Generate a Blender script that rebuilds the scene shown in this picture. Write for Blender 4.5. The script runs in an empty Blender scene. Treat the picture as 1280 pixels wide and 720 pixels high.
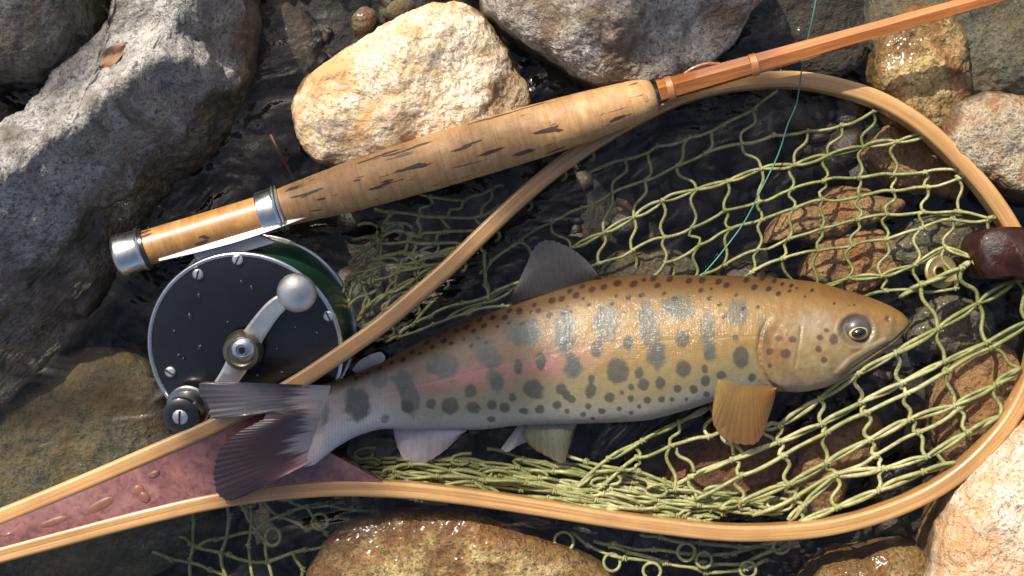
import bpy, bmesh, math, random
import numpy as np
from mathutils import Vector, noise as mn

# ------------------------------------------------------------------ camera, sky, sun, exposure
S = 0.275e-3          # metres per photograph pixel on the water plane (z = 0)
D = 0.55              # camera height above the water
scene = bpy.context.scene
C = scene.collection
cam = bpy.data.cameras.new('camera'); camo = bpy.data.objects.new('camera', cam); C.objects.link(camo)
camo.location = (0, 0, D); camo.rotation_euler = (0, 0, 0)
cam.sensor_width = 36; cam.lens = 36 * D / (1280 * S)
cam.clip_start = 0.02; cam.clip_end = 200
scene.camera = camo

SUN_EL, SUN_AZ = math.radians(45), math.radians(122)      # azimuth measured from +X (picture right) to +Y (picture top)
SD = Vector((math.cos(SUN_EL)*math.cos(SUN_AZ), math.cos(SUN_EL)*math.sin(SUN_AZ), math.sin(SUN_EL)))
world = bpy.data.worlds.new('World'); scene.world = world; world.use_nodes = True
wn = world.node_tree; wn.nodes.clear()
wo = wn.nodes.new('ShaderNodeOutputWorld'); wb = wn.nodes.new('ShaderNodeBackground'); ws = wn.nodes.new('ShaderNodeTexSky')
ws.sky_type = 'NISHITA'; ws.sun_disc = False; ws.sun_elevation = SUN_EL; ws.sun_rotation = math.pi/2 - SUN_AZ
ws.air_density = .8; ws.dust_density = 4.0; ws.ozone_density = .4
wb.inputs[1].default_value = 0.12
wn.links.new(ws.outputs[0], wb.inputs[0]); wn.links.new(wb.outputs[0], wo.inputs[0])
sl = bpy.data.lights.new('sun', 'SUN'); sl.energy = 5.0; sl.angle = math.radians(0.53); sl.color = (1.0, 0.94, 0.84)
so = bpy.data.objects.new('sun', sl); C.objects.link(so)
so.rotation_euler = SD.to_track_quat('Z', 'Y').to_euler(); so.location = SD*3
scene.view_settings.view_transform = 'Standard'; scene.view_settings.look = 'None'
scene.view_settings.exposure = 0.55; scene.view_settings.gamma = 1.0
scene.view_settings.use_curve_mapping = False

rnd = random.Random(7)
rng = np.random.default_rng(11)

# ------------------------------------------------------------------ helpers
def P(px, py, z=0.0):
    k = S*(D-z)/D
    return np.array(((px-640)*k, (360-py)*k, z))
def PX(v):                                  # world -> photograph pixel
    k = S*(D-v[..., 2])/D
    return v[..., 0]/k+640, 360-v[..., 1]/k

def catmull(pts, n):
    """smooth curve through pts (k,d), n samples equally spaced in arc length"""
    p = np.asarray(pts, float)
    if len(p) == 2:
        t = np.linspace(0, 1, n)[:, None]; return p[0]*(1-t)+p[1]*t
    q = np.vstack([2*p[0]-p[1], p, 2*p[-1]-p[-2]])
    out = []
    for i in range(1, len(q)-2):
        t = np.linspace(0, 1, 24, endpoint=False)[:, None]
        a, b, c, d = q[i-1], q[i], q[i+1], q[i+2]
        out.append(0.5*((2*b)+(-a+c)*t+(2*a-5*b+4*c-d)*t**2+(-a+3*b-3*c+d)*t**3))
    out = np.vstack(out+[p[-1:]])
    L = np.concatenate([[0], np.cumsum(np.linalg.norm(np.diff(out, axis=0), axis=1))])
    tt = np.linspace(0, L[-1], n)
    return np.stack([np.interp(tt, L, out[:, k]) for k in range(out.shape[1])], 1)

def ci(x, xs, ys):                          # smooth (pchip-like) interpolation
    xs = np.asarray(xs, float); ys = np.asarray(ys, float)
    h = np.diff(xs); d = np.diff(ys)/h
    m = np.zeros_like(ys); m[0] = d[0]; m[-1] = d[-1]
    for i in range(1, len(xs)-1):
        m[i] = 0 if d[i-1]*d[i] <= 0 else 2*d[i-1]*d[i]/(d[i-1]+d[i])
    x = np.clip(np.asarray(x, float), xs[0], xs[-1])
    i = np.clip(np.searchsorted(xs, x)-1, 0, len(xs)-2)
    t = (x-xs[i])/h[i]
    return ((1+2*t)*(1-t)**2*ys[i]+t*(1-t)**2*h[i]*m[i]+t*t*(3-2*t)*ys[i+1]+t*t*(t-1)*h[i]*m[i+1])

class MB:
    def __init__(s): s.v = []; s.f = []; s.n = 0
    def add(s, v, f):
        v = np.asarray(v, float); s.v.append(v)
        s.f.extend([tuple(int(i)+s.n for i in q) for q in f]); s.n += len(v)
    def tube(s, path, r, sides=6, cap=True):
        p = np.asarray(path, float); n = len(p)
        r = np.broadcast_to(np.asarray(r, float), (n,))
        T = np.gradient(p, axis=0); T /= np.linalg.norm(T, axis=1)[:, None]+1e-12
        u = np.cross(T[0], (0, 0, 1.0));
        if np.linalg.norm(u) < 1e-3: u = np.cross(T[0], (0, 1.0, 0))
        u /= np.linalg.norm(u); V = []
        a = np.linspace(0, 2*np.pi, sides, endpoint=False)
        for i in range(n):
            u = u-T[i]*np.dot(u, T[i]); u /= np.linalg.norm(u)+1e-12
            w = np.cross(T[i], u)
            V.append(p[i]+r[i]*(np.cos(a)[:, None]*u+np.sin(a)[:, None]*w))
        F = [(i*sides+j, i*sides+(j+1) % sides, (i+1)*sides+(j+1) % sides, (i+1)*sides+j) for i in range(n-1) for j in range(sides)]
        if cap: F += [tuple(range(sides))[::-1], tuple((n-1)*sides+j for j in range(sides))]
        s.add(np.vstack(V), F)
    def ring(s, c, nrm, R, r, seg=20, sides=6):
        c = np.asarray(c, float); nrm = np.asarray(nrm, float)/np.linalg.norm(nrm)
        u = np.cross(nrm, (0.31, 0.2, 0.9)); u /= np.linalg.norm(u); w = np.cross(nrm, u)
        V = []
        for k in range(seg):
            a = 2*np.pi*k/seg; d = np.cos(a)*u+np.sin(a)*w
            for j in range(sides):
                b = 2*np.pi*j/sides; V.append(c+d*(R+r*np.cos(b))+nrm*r*np.sin(b))
        F = [(k*sides+j, ((k+1) % seg)*sides+j, ((k+1) % seg)*sides+(j+1) % sides, k*sides+(j+1) % sides) for k in range(seg) for j in range(sides)]
        s.add(V, F)
    def lathe(s, o, ax, prof, seg=48, phase=0.0, squash=None):
        """profile [(distance along axis, radius)...] about axis ax from o; closed at ends when radius 0"""
        o = np.asarray(o, float); ax = np.asarray(ax, float)/np.linalg.norm(ax)
        u = np.cross(ax, (0, 0, 1.0))
        if np.linalg.norm(u) < 1e-3: u = np.array((1.0, 0, 0))
        u /= np.linalg.norm(u); w = np.cross(ax, u)
        V = []; F = []
        a = np.linspace(0, 2*np.pi, seg, endpoint=False)+phase
        for t, r in prof: V.append(o+ax*t+max(r, 1e-7)*(np.cos(a)[:, None]*u+np.sin(a)[:, None]*w))
        for i in range(len(prof)-1):
            for j in range(seg): F.append((i*seg+j, i*seg+(j+1) % seg, (i+1)*seg+(j+1) % seg, (i+1)*seg+j))
        F.append(tuple(range(seg))[::-1]); F.append(tuple((len(prof)-1)*seg+j for j in range(seg)))
        s.add(np.vstack(V), F)
    def sweep(s, path, prof, closed=False):
        """profile points (side, up) swept along path (n,3); side = horizontal normal, up = +z; prof may be (n,k,2)"""
        p = np.asarray(path, float); n = len(p)
        T = np.gradient(p, axis=0); T[:, 2] = 0; T /= np.linalg.norm(T, axis=1)[:, None]
        N = np.stack([-T[:, 1], T[:, 0], np.zeros(n)], 1)
        prof = np.asarray(prof, float)
        if prof.ndim == 2: prof = np.broadcast_to(prof, (n,)+prof.shape)
        k = prof.shape[1]
        V = p[:, None, :]+N[:, None, :]*prof[:, :, :1]+np.array((0, 0, 1.0))*prof[:, :, 1:]
        F = [(i*k+j, i*k+(j+1) % k, (i+1)*k+(j+1) % k, (i+1)*k+j) for i in range(n-1) for j in range(k)]
        F += [tuple(range(k))[::-1], tuple((n-1)*k+j for j in range(k))]
        s.add(V.reshape(-1, 3), F)
    def prism(s, poly, z0, z1, bev=0.0):
        """poly: (k,2) world; z0/z1 scalars or per-vertex arrays"""
        q = np.asarray(poly, float); k = len(q)
        z0 = np.broadcast_to(z0, (k,)); z1 = np.broadcast_to(z1, (k,))
        c = q.mean(0); d = c-q; d /= np.linalg.norm(d, axis=1)[:, None]+1e-12
        V = [np.c_[q, z0], np.c_[q, z1-bev], np.c_[q+d*bev, z1]]
        F = [(l*k+j, l*k+(j+1) % k, (l+1)*k+(j+1) % k, (l+1)*k+j) for l in range(2) for j in range(k)]
        F += [tuple(range(k))[::-1], tuple(2*k+j for j in range(k))]
        s.add(np.vstack(V), F)
    def build(s, name, mat, parent=None, smooth=True, sharp=40):
        V = np.vstack(s.v)
        q = parent
        while q is not None: V = V-np.array(q.location); q = q.parent
        me = bpy.data.meshes.new(name); me.from_pydata(V.tolist(), [], s.f)
        bm = bmesh.new(); bm.from_mesh(me); bmesh.ops.recalc_face_normals(bm, faces=bm.faces); bm.to_mesh(me); bm.free()
        me.materials.append(mat)
        if smooth:
            me.polygons.foreach_set('use_smooth', [True]*len(me.polygons))
            if sharp: me.set_sharp_from_angle(angle=math.radians(sharp))
        o = bpy.data.objects.new(name, me); C.objects.link(o)
        if parent is not None: o.parent = parent
        return o

def tag(o, label=None, cat=None, group=None, kind=None):
    if label: o['label'] = label
    if cat: o['category'] = cat
    if group: o['group'] = group
    if kind: o['kind'] = kind
    return o
def thing(name, label, cat, loc, group=None):
    o = bpy.data.objects.new(name, None); C.objects.link(o); o.location = tuple(loc); o.empty_display_size = 0.01
    return tag(o, label, cat, group)
def settle(o):
    """put the origin of a one-mesh thing at its base"""
    me = o.data; n = len(me.vertices); a = np.empty(n*3); me.vertices.foreach_get('co', a); a = a.reshape(-1, 3)
    c = np.array((a[:, 0].mean(), a[:, 1].mean(), a[:, 2].min())); a -= c
    me.vertices.foreach_set('co', a.ravel()); o.location = tuple(c); return o

# ------------------------------------------------------------------ materials
class Mat:
    def __init__(s, name):
        s.m = bpy.data.materials.new(name); s.m.use_nodes = True
        s.t = s.m.node_tree; s.t.nodes.clear()
        s.out = s.n('ShaderNodeOutputMaterial')
        s.b = s.n('ShaderNodeBsdfPrincipled'); s.l(s.b.outputs[0], s.out.inputs[0])
    def n(s, kind, **kw):
        x = s.t.nodes.new(kind)
        for k, v in kw.items(): setattr(x, k, v)
        return x
    def l(s, a, b): s.t.links.new(a, b)
    def put(s, sock, val):
        if hasattr(val, 'is_output') or isinstance(val, bpy.types.NodeSocket): s.l(val, sock)
        else: sock.default_value = val
    def coord(s, kind='Object', scale=(1, 1, 1), rot=(0, 0, 0)):
        c = s.n('ShaderNodeTexCoord'); mp = s.n('ShaderNodeMapping')
        mp.inputs['Scale'].default_value = scale; mp.inputs['Rotation'].default_value = rot
        s.l(c.outputs[kind], mp.inputs[0]); return mp.outputs[0]
    def noise(s, vec, scale, detail=6, rough=.6, dist=0.0, out=0):
        x = s.n('ShaderNodeTexNoise'); x.inputs['Scale'].default_value = scale; x.inputs['Detail'].default_value = detail
        x.inputs['Roughness'].default_value = rough; x.inputs['Distortion'].default_value = dist; s.l(vec, x.inputs['Vector']); return x.outputs[out]
    def vor(s, vec, scale, feature='F1', rand=1.0, out='Distance'):
        x = s.n('ShaderNodeTexVoronoi'); x.feature = feature; x.inputs['Scale'].default_value = scale
        x.inputs['Randomness'].default_value = rand; s.l(vec, x.inputs['Vector']); return x.outputs[out]
    def ramp(s, fac, stops, interp='LINEAR'):
        x = s.n('ShaderNodeValToRGB'); x.color_ramp.interpolation = interp; e = x.color_ramp.elements
        while len(e) < len(stops): e.new(0.5)
        for i, (p, c) in enumerate(stops):
            e[i].position = p; e[i].color = (c if hasattr(c, '__len__') else (c, c, c))[:3]+(1,) if hasattr(c, '__len__') else (c, c, c, 1)
        s.l(fac, x.inputs[0]); return x.outputs[0]
    def mix(s, fac, a, b, mode='MIX'):
        x = s.n('ShaderNodeMix'); x.data_type = 'RGBA'; x.blend_type = mode
        s.put(x.inputs[0], fac)
        for i, v in ((6, a), (7, b)):
            if isinstance(v, (tuple, list)): x.inputs[i].default_value = tuple(v[:3])+(1,)
            else: s.l(v, x.inputs[i])
        return x.outputs[2]
    def math(s, op, a, b=0.0, clamp=False):
        x = s.n('ShaderNodeMath'); x.operation = op; x.use_clamp = clamp; s.put(x.inputs[0], a); s.put(x.inputs[1], b); return x.outputs[0]
    def bump(s, h, strength, dist, normal=None):
        x = s.n('ShaderNodeBump'); x.inputs['Strength'].default_value = strength; x.inputs['Distance'].default_value = dist
        s.l(h, x.inputs['Height'])
        if normal is not None: s.l(normal, x.inputs['Normal'])
        return x.outputs[0]
    def set(s, **kw):
        names = dict(col='Base Color', rough='Roughness', metal='Metallic', coat='Coat Weight', coatr='Coat Roughness', nor='Normal', alpha='Alpha',
                     trans='Transmission Weight', ior='IOR', spec='Specular IOR Level', sss='Subsurface Weight', cnor='Coat Normal')
        for k, v in kw.items():
            sk = s.b.inputs[names[k]]
            if isinstance(v, (tuple, list)): sk.default_value = tuple(v[:3])+(1,)
            else: s.put(sk, v)
        return s.m

def rock_mat(name, cols, speck, dark, stain=None, stain_amt=0.0, rough=.8, wet=0.0, grain=700, bumpk=1.0, waterline=0.004):
    m = Mat(name); v = m.coord('Object')
    big = m.noise(v, 38, 7, .62, .5); mid = m.noise(v, 150, 6, .65); fine = m.noise(v, grain, 4, .7)
    c = m.ramp(big, [(.32, cols[0]), (.5, cols[1]), (.68, cols[2])])
    c = m.mix(m.ramp(mid, [(.42, 0.0), (.62, .85)]), c, speck)
    c = m.mix(m.ramp(fine, [(.34, .85), (.5, 0.0)]), c, dark)
    vc = m.vor(m.mix(.012, v, m.noise(v, grain*.6, 3, .6, out=1)), grain*1.1, out='Color'); sp = m.n('ShaderNodeSeparateColor'); m.l(vc, sp.inputs[0])
    c = m.mix(m.ramp(sp.outputs[0], [(0.0, .7), (.12, .45), (.2, 0.0)]), c, dark)
    c = m.mix(m.ramp(sp.outputs[1], [(.82, 0.0), (.95, .35)]), c, tuple(min(1, x*1.5) for x in speck))
    if stain is not None:
        st = m.noise(v, 27, 8, .68, 1.2); c = m.mix(m.ramp(st, [(.5-stain_amt*.12, 0.0), (.64-stain_amt*.12, .9)]), c, stain)
    g = m.n('ShaderNodeNewGeometry'); sx = m.n('ShaderNodeSeparateXYZ'); m.l(g.outputs['Position'], sx.inputs[0])
    lvl = m.math('ADD', sx.outputs[2], m.math('MULTIPLY', m.math('SUBTRACT', mid, .5), .018))
    wl = m.n('ShaderNodeMapRange'); wl.inputs[1].default_value = waterline+.003; wl.inputs[2].default_value = waterline-.002
    wl.inputs[3].default_value = wet; wl.inputs[4].default_value = 1.0; m.l(lvl, wl.inputs[0]); w = wl.outputs[0]
    c = m.mix(w, c, m.mix(1.0, c, (.42, .35, .27), 'MULTIPLY'))
    rr = m.n('ShaderNodeMapRange'); rr.inputs[3].default_value = rough; rr.inputs[4].default_value = .28; m.l(w, rr.inputs[0])
    n1 = m.bump(mid, .6*bumpk, .006); n2 = m.bump(fine, .9*bumpk, .0022, n1)
    n3 = m.bump(m.vor(v, grain*.35), .55*bumpk, .0016, n2)
    return m.set(col=c, rough=rr.outputs[0], nor=n3, coat=m.math('MULTIPLY', w, .5), coatr=.12)

def wood_mat(name, c1, c2, c3, axis_scale=(1, 1, 1), coat=.6, rough=.35):
    m = Mat(name); at = m.n('ShaderNodeAttribute'); at.attribute_name = 'grain'
    mp = m.n('ShaderNodeMapping'); mp.inputs['Scale'].default_value = axis_scale; m.l(at.outputs['Vector'], mp.inputs[0]); v = mp.outputs[0]
    a = m.noise(v, 1.0, 8, .65, .6); b = m.noise(v, 3.0, 5, .75, .2)
    c = m.ramp(a, [(.3, c1), (.5, c2), (.72, c3)])
    c = m.mix(m.ramp(b, [(.3, .55), (.5, 0.0)]), c, tuple(x*.42 for x in c1))
    vo = m.coord('Object'); c = m.mix(m.ramp(m.noise(vo, 55, 5, .6), [(.42, .0), (.7, .4)]), c, tuple(x*.6 for x in c1))
    return m.set(col=c, rough=rough, coat=coat, coatr=.12, nor=m.bump(a, .25, .0006))

def plain(name, col, rough=.5, metal=0.0, coat=0.0, var=.25, scale=400, bump=.15, spec=.5):
    m = Mat(name); v = m.coord('Object'); a = m.noise(v, scale, 6, .65); b = m.noise(v, scale*.15, 5, .6)
    c = m.mix(m.ramp(b, [(.3, 0.0), (.7, 1.0)]), tuple(x*(1-var) for x in col), tuple(min(1, x*(1+var*.6)) for x in col))
    r = m.n('ShaderNodeMapRange'); r.inputs[3].default_value = max(.02, rough-.1); r.inputs[4].default_value = min(1, rough+.15); m.l(a, r.inputs[0])
    return m.set(col=c, rough=r.outputs[0], metal=metal, coat=coat, coatr=.1, nor=m.bump(a, bump, .0004), spec=spec)

M = {}
M['granite'] = rock_mat('grey granite', [(.13, .118, .095), (.20, .185, .155), (.30, .28, .245)], (.31, .29, .26), (.04, .035, .028), (.12, .09, .055), .35)
M['ridge'] = rock_mat('weathered ridge granite', [(.19, .175, .155), (.31, .29, .265), (.46, .44, .40)], (.5, .475, .44), (.06, .052, .046), (.13, .10, .075), .3, waterline=.019)
M['granite_pale'] = rock_mat('pale granite', [(.27, .24, .19), (.48, .44, .37), (.68, .63, .54)], (.7, .65, .57), (.06, .05, .04), (.16, .10, .055), .4)
M['tan'] = rock_mat('sun bleached tan stone', [(.46, .33, .16), (.63, .51, .34), (.74, .66, .51)], (.71, .63, .5), (.24, .15, .08), (.44, .25, .09), .35, waterline=.011, bumpk=.6)
M['tan2'] = rock_mat('bleached orange stone', [(.5, .36, .2), (.62, .51, .36), (.7, .62, .5)], (.7, .62, .5), (.24, .15, .08), (.5, .26, .1), .3, waterline=.004)
M['beige'] = rock_mat('beige gravelly stone', [(.25, .19, .10), (.36, .29, .18), (.48, .41, .28)], (.46, .4, .29), (.1, .07, .04), (.34, .14, .04), .35, waterline=.011)
M['gold'] = rock_mat('wet golden stone', [(.28, .17, .045), (.5, .34, .11), (.68, .54, .27)], (.62, .48, .22), (.09, .05, .018), (.34, .15, .03), .5, wet=.1)
M['orange'] = rock_mat('orange brown sunken stone', [(.13, .06, .02), (.27, .145, .055), (.42, .26, .11)], (.36, .22, .09), (.06, .03, .015), (.3, .12, .03), .5, wet=.0, waterline=-.1)
M['rust'] = rock_mat('rust brown sunken stone', [(.09, .035, .012), (.17, .065, .02), (.27, .11, .035)], (.18, .08, .03), (.03, .015, .008), (.28, .1, .02), .5, waterline=-.1)
M['olive'] = rock_mat('olive algae covered slab', [(.020, .017, .008), (.042, .036, .017), (.10, .085, .042)], (.10, .085, .042), (.010, .009, .006), (.10, .065, .02), .35, wet=.0, waterline=-.1, bumpk=.7)
M['slate'] = rock_mat('grey green slab', [(.06, .055, .03), (.12, .11, .065), (.2, .18, .11)], (.21, .185, .12), (.025, .025, .02), (.15, .1, .04), .3, wet=.3, waterline=-.1)
M['darkrock'] = rock_mat('dark brown wet stone', [(.012, .009, .006), (.026, .019, .012), (.05, .036, .022)], (.05, .038, .024), (.008, .006, .005), (.07, .035, .015), .3, wet=.3, waterline=-.1)

# ------------------------------------------------------------------ the setting: stream bed, gravel, water
def spread(n, inner, outer):
    t = np.linspace(-1, 1, n); return inner*t+(outer-inner)*np.sign(t)*np.abs(t)**9
def grid(name, xs, ys, zf, mat):
    X, Y = np.meshgrid(xs, ys); nx, ny = len(xs), len(ys)
    Z = np.array([zf(x, y) for x, y in zip(X.ravel(), Y.ravel())])
    V = np.c_[X.ravel(), Y.ravel(), Z]
    i = np.arange(nx-1)[None, :]+np.arange(ny-1)[:, None]*nx
    F = np.stack([i, i+1, i+1+nx, i+nx], -1).reshape(-1, 4)
    me = bpy.data.meshes.new(name); me.from_pydata(V.tolist(), [], F.tolist()); me.materials.append(mat)
    me.polygons.foreach_set('use_smooth', [True]*len(me.polygons))
    o = bpy.data.objects.new(name, me); C.objects.link(o); o['kind'] = 'structure'; return o
def bed_z(x, y):
    r = math.hypot(x, y)
    return -.036+.010*mn.fractal(Vector((x*22, y*22, 3.1)), 1.0, 2.1, 5)+min(.25, max(0, r-1.2)*.05)*(.5+mn.noise(Vector((x, y, 0))))
m = Mat('stream bed silt'); v = m.coord('Object')
c = m.ramp(m.noise(v, 60, 8, .7, .6), [(.3, (.004, .003, .002)), (.5, (.010, .007, .0045)), (.72, (.03, .019, .009))])
c = m.mix(m.ramp(m.vor(v, 130), [(.1, .55), (.4, 0.0)]), c, (.085, .055, .028))
M['bed'] = m.set(col=c, rough=.6, nor=m.bump(m.noise(v, 220, 6, .7), .7, .004))
grid('stream_bed', spread(241, .34, 9), spread(201, .26, 9), bed_z, M['bed'])

m = Mat('stream water')
v = m.coord('Object', (1, 1.25, 1), (0, 0, .35))
n1 = m.noise(v, 26, 3, .5, 1.2); n2 = m.noise(v, 95, 4, .55, .5)
nor = m.bump(n2, .18, .0022, m.bump(n1, .5, .009))
tr = m.n('ShaderNodeBsdfTransparent'); tr.inputs[0].default_value = (.95, .955, .93, 1)
gl = m.n('ShaderNodeBsdfGlossy'); gl.inputs['Roughness'].default_value = .03; m.l(nor, gl.inputs['Normal'])
geo = m.n('ShaderNodeNewGeometry'); dt = m.n('ShaderNodeVectorMath'); dt.operation = 'DOT_PRODUCT'; m.l(geo.outputs['Incoming'], dt.inputs[0]); m.l(nor, dt.inputs[1])
ic = m.math('SUBTRACT', 1.0, m.math('ABSOLUTE', dt.outputs['Value']), True)          # Schlick reflectance, the same from above and below
frs = m.math('ADD', .026, m.math('MULTIPLY', m.math('POWER', ic, 5.0), .955), True)
mx = m.n('ShaderNodeMixShader'); m.l(frs, mx.inputs[0]); m.l(tr.outputs[0], mx.inputs[1]); m.l(gl.outputs[0], mx.inputs[2])
m.t.nodes.remove(m.b); m.l(mx.outputs[0], m.out.inputs[0]); M['water'] = m.m
SKY_SWELL = [([(-40, 520), (60, 445), (110, 385), (150, 335)], 18, .0011), ([(430, 462), (500, 412), (560, 356), (610, 306), (660, 262), (720, 218), (770, 192)], 20, .0011), ([(-20, 600), (80, 560), (150, 520), (215, 500)], 26, .0010), ([(20, 720), (110, 690), (200, 660)], 20, .0010),
         ([(1140, 420), (1190, 380), (1240, 350)], 18, .0009), ([(230, 300), (270, 255), (330, 235)], 14, .0008), ([(640, 655), (760, 676), (900, 690)], 12, .0006), ([(300, 640), (420, 650), (480, 640)], 14, .0008)]
SW = [(np.array([P(a, b, 0)[:2] for a, b in l]), w*S, A) for l, w, A in SKY_SWELL]
def water_z(x, y):
    z = .0009*mn.fractal(Vector((x*26+4, y*34, .7)), 1.0, 2.0, 4)
    if abs(x) > .3 or abs(y) > .2: return z
    wob = .0016*mn.noise(Vector((x*90, y*90, 2.2)))
    for l, w, A in SW:      # little swells shaped to mirror bright sky: steep on the side facing the sun
        best = 1e9; sd = 0; fade = 1
        for i in range(len(l)-1):
            ex, ey = l[i+1]-l[i]; px_, py_ = x-l[i][0], y-l[i][1]; t = min(1, max(0, (px_*ex+py_*ey)/(ex*ex+ey*ey)))
            qx, qy = px_-t*ex, py_-t*ey; d = math.hypot(qx, qy)
            if d < best: best = d; sd = d*(1 if ex*py_-ey*px_ > 0 else -1); fade = min(1, (i+t)*1.5, (len(l)-1-i-t)*1.5)
        sd += wob
        if sd > w or sd < -7*w: continue
        f = 1-(sd+w)/(2*w) if sd > -w else 1-((-sd-w)/(6*w))
        f = f*f*(3-2*f); z += .9*A*f*max(0, fade)
    return z
grid('water', spread(421, .30, 9), spread(301, .2, 9), water_z, M['water'])

# ------------------------------------------------------------------ rocks
_ico = {}
def ico(level):
    if level not in _ico:
        bm = bmesh.new(); bmesh.ops.create_icosphere(bm, subdivisions=level, radius=1.0)
        _ico[level] = (np.array([v.co[:] for v in bm.verts]), [tuple(v.index for v in f.verts) for f in bm.faces]); bm.free()
    return _ico[level]
def radial(poly, th):
    """distance to a star-shaped closed outline (already centred) in directions th"""
    q = np.vstack([poly, poly[:1]]); a = np.unwrap(np.arctan2(q[:, 1], q[:, 0]))
    if a[-1] < a[0]: q = q[::-1]; a = a[::-1]
    r = np.linalg.norm(q, axis=1)
    k = catmull(np.c_[a, r], 400)
    o = np.argsort(k[:, 0]); t = (th-k[0, 0]) % (2*np.pi)+k[0, 0]
    return np.interp(t, k[o, 0], k[o, 1])
def rock(name, label, outline, ztop, zsil, zbot, mat, level=6, seed=0, rough=.0022, fs=95, q=.62, heights=None, cat='rock', group=None, centre=None, crag=1.0):
    U, F = ico(level)
    pts = np.array([P(x, y, zsil)[:2] for x, y in outline])
    if centre is None: cc = (pts.max(0)+pts.min(0))/2
    else: cc = P(centre[0], centre[1], zsil)[:2]
    th = np.arctan2(U[:, 1], U[:, 0]); rho = np.hypot(U[:, 0], U[:, 1]); sz = U[:, 2]
    R = radial(pts-cc, th)
    rr = np.clip(rho, 0, 1)**.85*R
    x = cc[0]+rr*np.cos(th); y = cc[1]+rr*np.sin(th)
    up = np.abs(np.clip(sz, 0, 1))**q; dn = np.abs(np.clip(sz, -1, 0))**.7
    if heights:
        hp = np.array([P(a, b, c) for a, b, c in heights]); dd = ((x[:, None]-hp[:, 0])**2+(y[:, None]-hp[:, 1])**2)
        w = 1/(dd+(7e-3)**2)**1.6; H = (w*hp[:, 2]).sum(1)/w.sum(1)
    else: H = ztop
    z = zsil+(H-zsil)*up-(zsil-zbot)*dn
    V = np.stack([x, y, z], 1)
    N = np.stack([U[:, 0]*.8, U[:, 1]*.8, U[:, 2]], 1)
    off = Vector((seed*3.17, seed*1.71, seed*.93))
    d = np.empty(len(V))
    for i, p in enumerate(V.tolist()):
        p = Vector(p)*fs*.55+off
        a = mn.fractal(p, .62, 2.1, 7)
        b = mn.ridged_multi_fractal(p*.8+Vector((9, 2, 5)), .9, 2.2, 4, 1.0, 2.0)-1.1
        d[i] = a*1.0+b*.45*crag
    V += N*(d*rough)[:, None]
    mb = MB(); mb.add(V, F); o = mb.build(name, mat, None, True, None)
    return tag(settle(o), label, cat, group)

rock('boulder', 'grey granite boulder cut off by the top corner beside the long ridge rock', [(-70, -70), (95, -70), (107, 5), (105, 55), (93, 85), (60, 98), (0, 98), (-70, 92)],
     .038, .012, -.05, M['granite'], 7, 1, q=.5)
rock('boulder', 'long grey ridge boulder with a sunlit crest and dark wet lower flank',
     [(58, 146), (85, 108), (130, 62), (178, 12), (196, -70), (312, -70), (316, 0), (326, 60), (318, 115), (290, 165), (255, 205), (215, 240), (186, 275), (158, 325), (126, 375), (60, 455), (0, 512), (-80, 560), (-110, 360), (-40, 222), (20, 172)],
     .05, -.004, -.055, M['ridge'], 7, 2, rough=.0032, q=.42, centre=(140, 190),
     heights=[(-60, 260, .05), (0, 205, .056), (55, 165, .060), (110, 132, .064), (150, 100, .068), (188, 58, .072), (222, 0, .075), (245, -60, .075), (70, 140, .03), (95, 112, .030), (132, 72, .032), (172, 26, .034),
              (40, 280, .034), (-30, 380, .03), (110, 220, .034), (170, 155, .036), (225, 85, .04), (262, 10, .042), (20, 410, .010), (80, 335, .012), (140, 260, .012), (195, 190, .013), (240, 125, .012), (262, 50, .014),
              (0, 490, .0), (80, 415, .0), (150, 310, .0), (220, 225, .0), (285, 150, .0), (305, 60, .0), (300, -40, .005)])
rock('rock', 'bleached tan stone lying behind the cork grip', [(369, 130), (380, 98), (416, 72), (458, 47), (500, 22), (545, 6), (582, 4), (606, 20), (628, 52), (648, 84), (664, 112), (660, 142), (610, 185), (520, 207), (430, 210), (394, 202), (373, 170)],
     .03, .006, -.045, M['tan'], 7, 3, q=.7, rough=.0018, heights=[(400, 130, .024), (440, 90, .026), (520, 40, .026), (590, 30, .022), (600, 90, .018), (640, 110, .010), (560, 150, .02), (470, 160, .026), (420, 180, .018)])
rock('rock', 'pale and grey mottled boulder at the top behind the bare rod', [(596, -70), (600, 2), (622, 30), (660, 58), (700, 80), (745, 106), (795, 109), (860, 97), (912, 62), (936, 20), (945, -70)],
     .036, .008, -.045, M['granite_pale'], 7, 4, q=.36, heights=[(615, -20, .024), (640, 10, .026), (690, 50, .026), (740, 30, .034), (750, 80, .026), (780, 0, .038), (820, 60, .020), (880, 40, .016), (820, -30, .036), (900, -30, .022)])
rock('rock', 'small dark angular rock between the corner boulder and the ridge', [(-30, 170), (0, 140), (22, 134), (36, 152), (34, 176), (10, 190), (-25, 195)], .012, .002, -.04, M['darkrock'], 5, 5)
rock('pebble', 'pale oval pebble at the water edge above the tan stone', [(440, 34), (446, 16), (462, 11), (474, 18), (470, 36), (456, 48), (444, 46)], .008, -.002, -.035, M['beige'], 5, 6, rough=.0008, cat='pebble')
rock('pebble', 'brown pebble touching the top of the tan stone', [(478, 22), (486, 6), (505, 0), (520, 8), (512, 24), (492, 32)], .004, -.004, -.035, M['olive'], 5, 7, rough=.0008, cat='pebble')
rock('rock', 'wet golden rock glistening under the bare rod tip', [(1092, 74), (1106, 30), (1150, 6), (1196, 30), (1210, 90), (1204, 142), (1178, 172), (1128, 160), (1100, 122)], .006, -.006, -.045, M['gold'], 6, 8)
rock('rock', 'beige gravelly stone outside the hoop at the right edge', [(1178, 176), (1188, 138), (1220, 120), (1272, 124), (1345, 140), (1350, 235), (1272, 247), (1226, 226), (1190, 206)], .016, .003, -.045, M['beige'], 7, 9, q=.5, rough=.0016)
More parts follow.
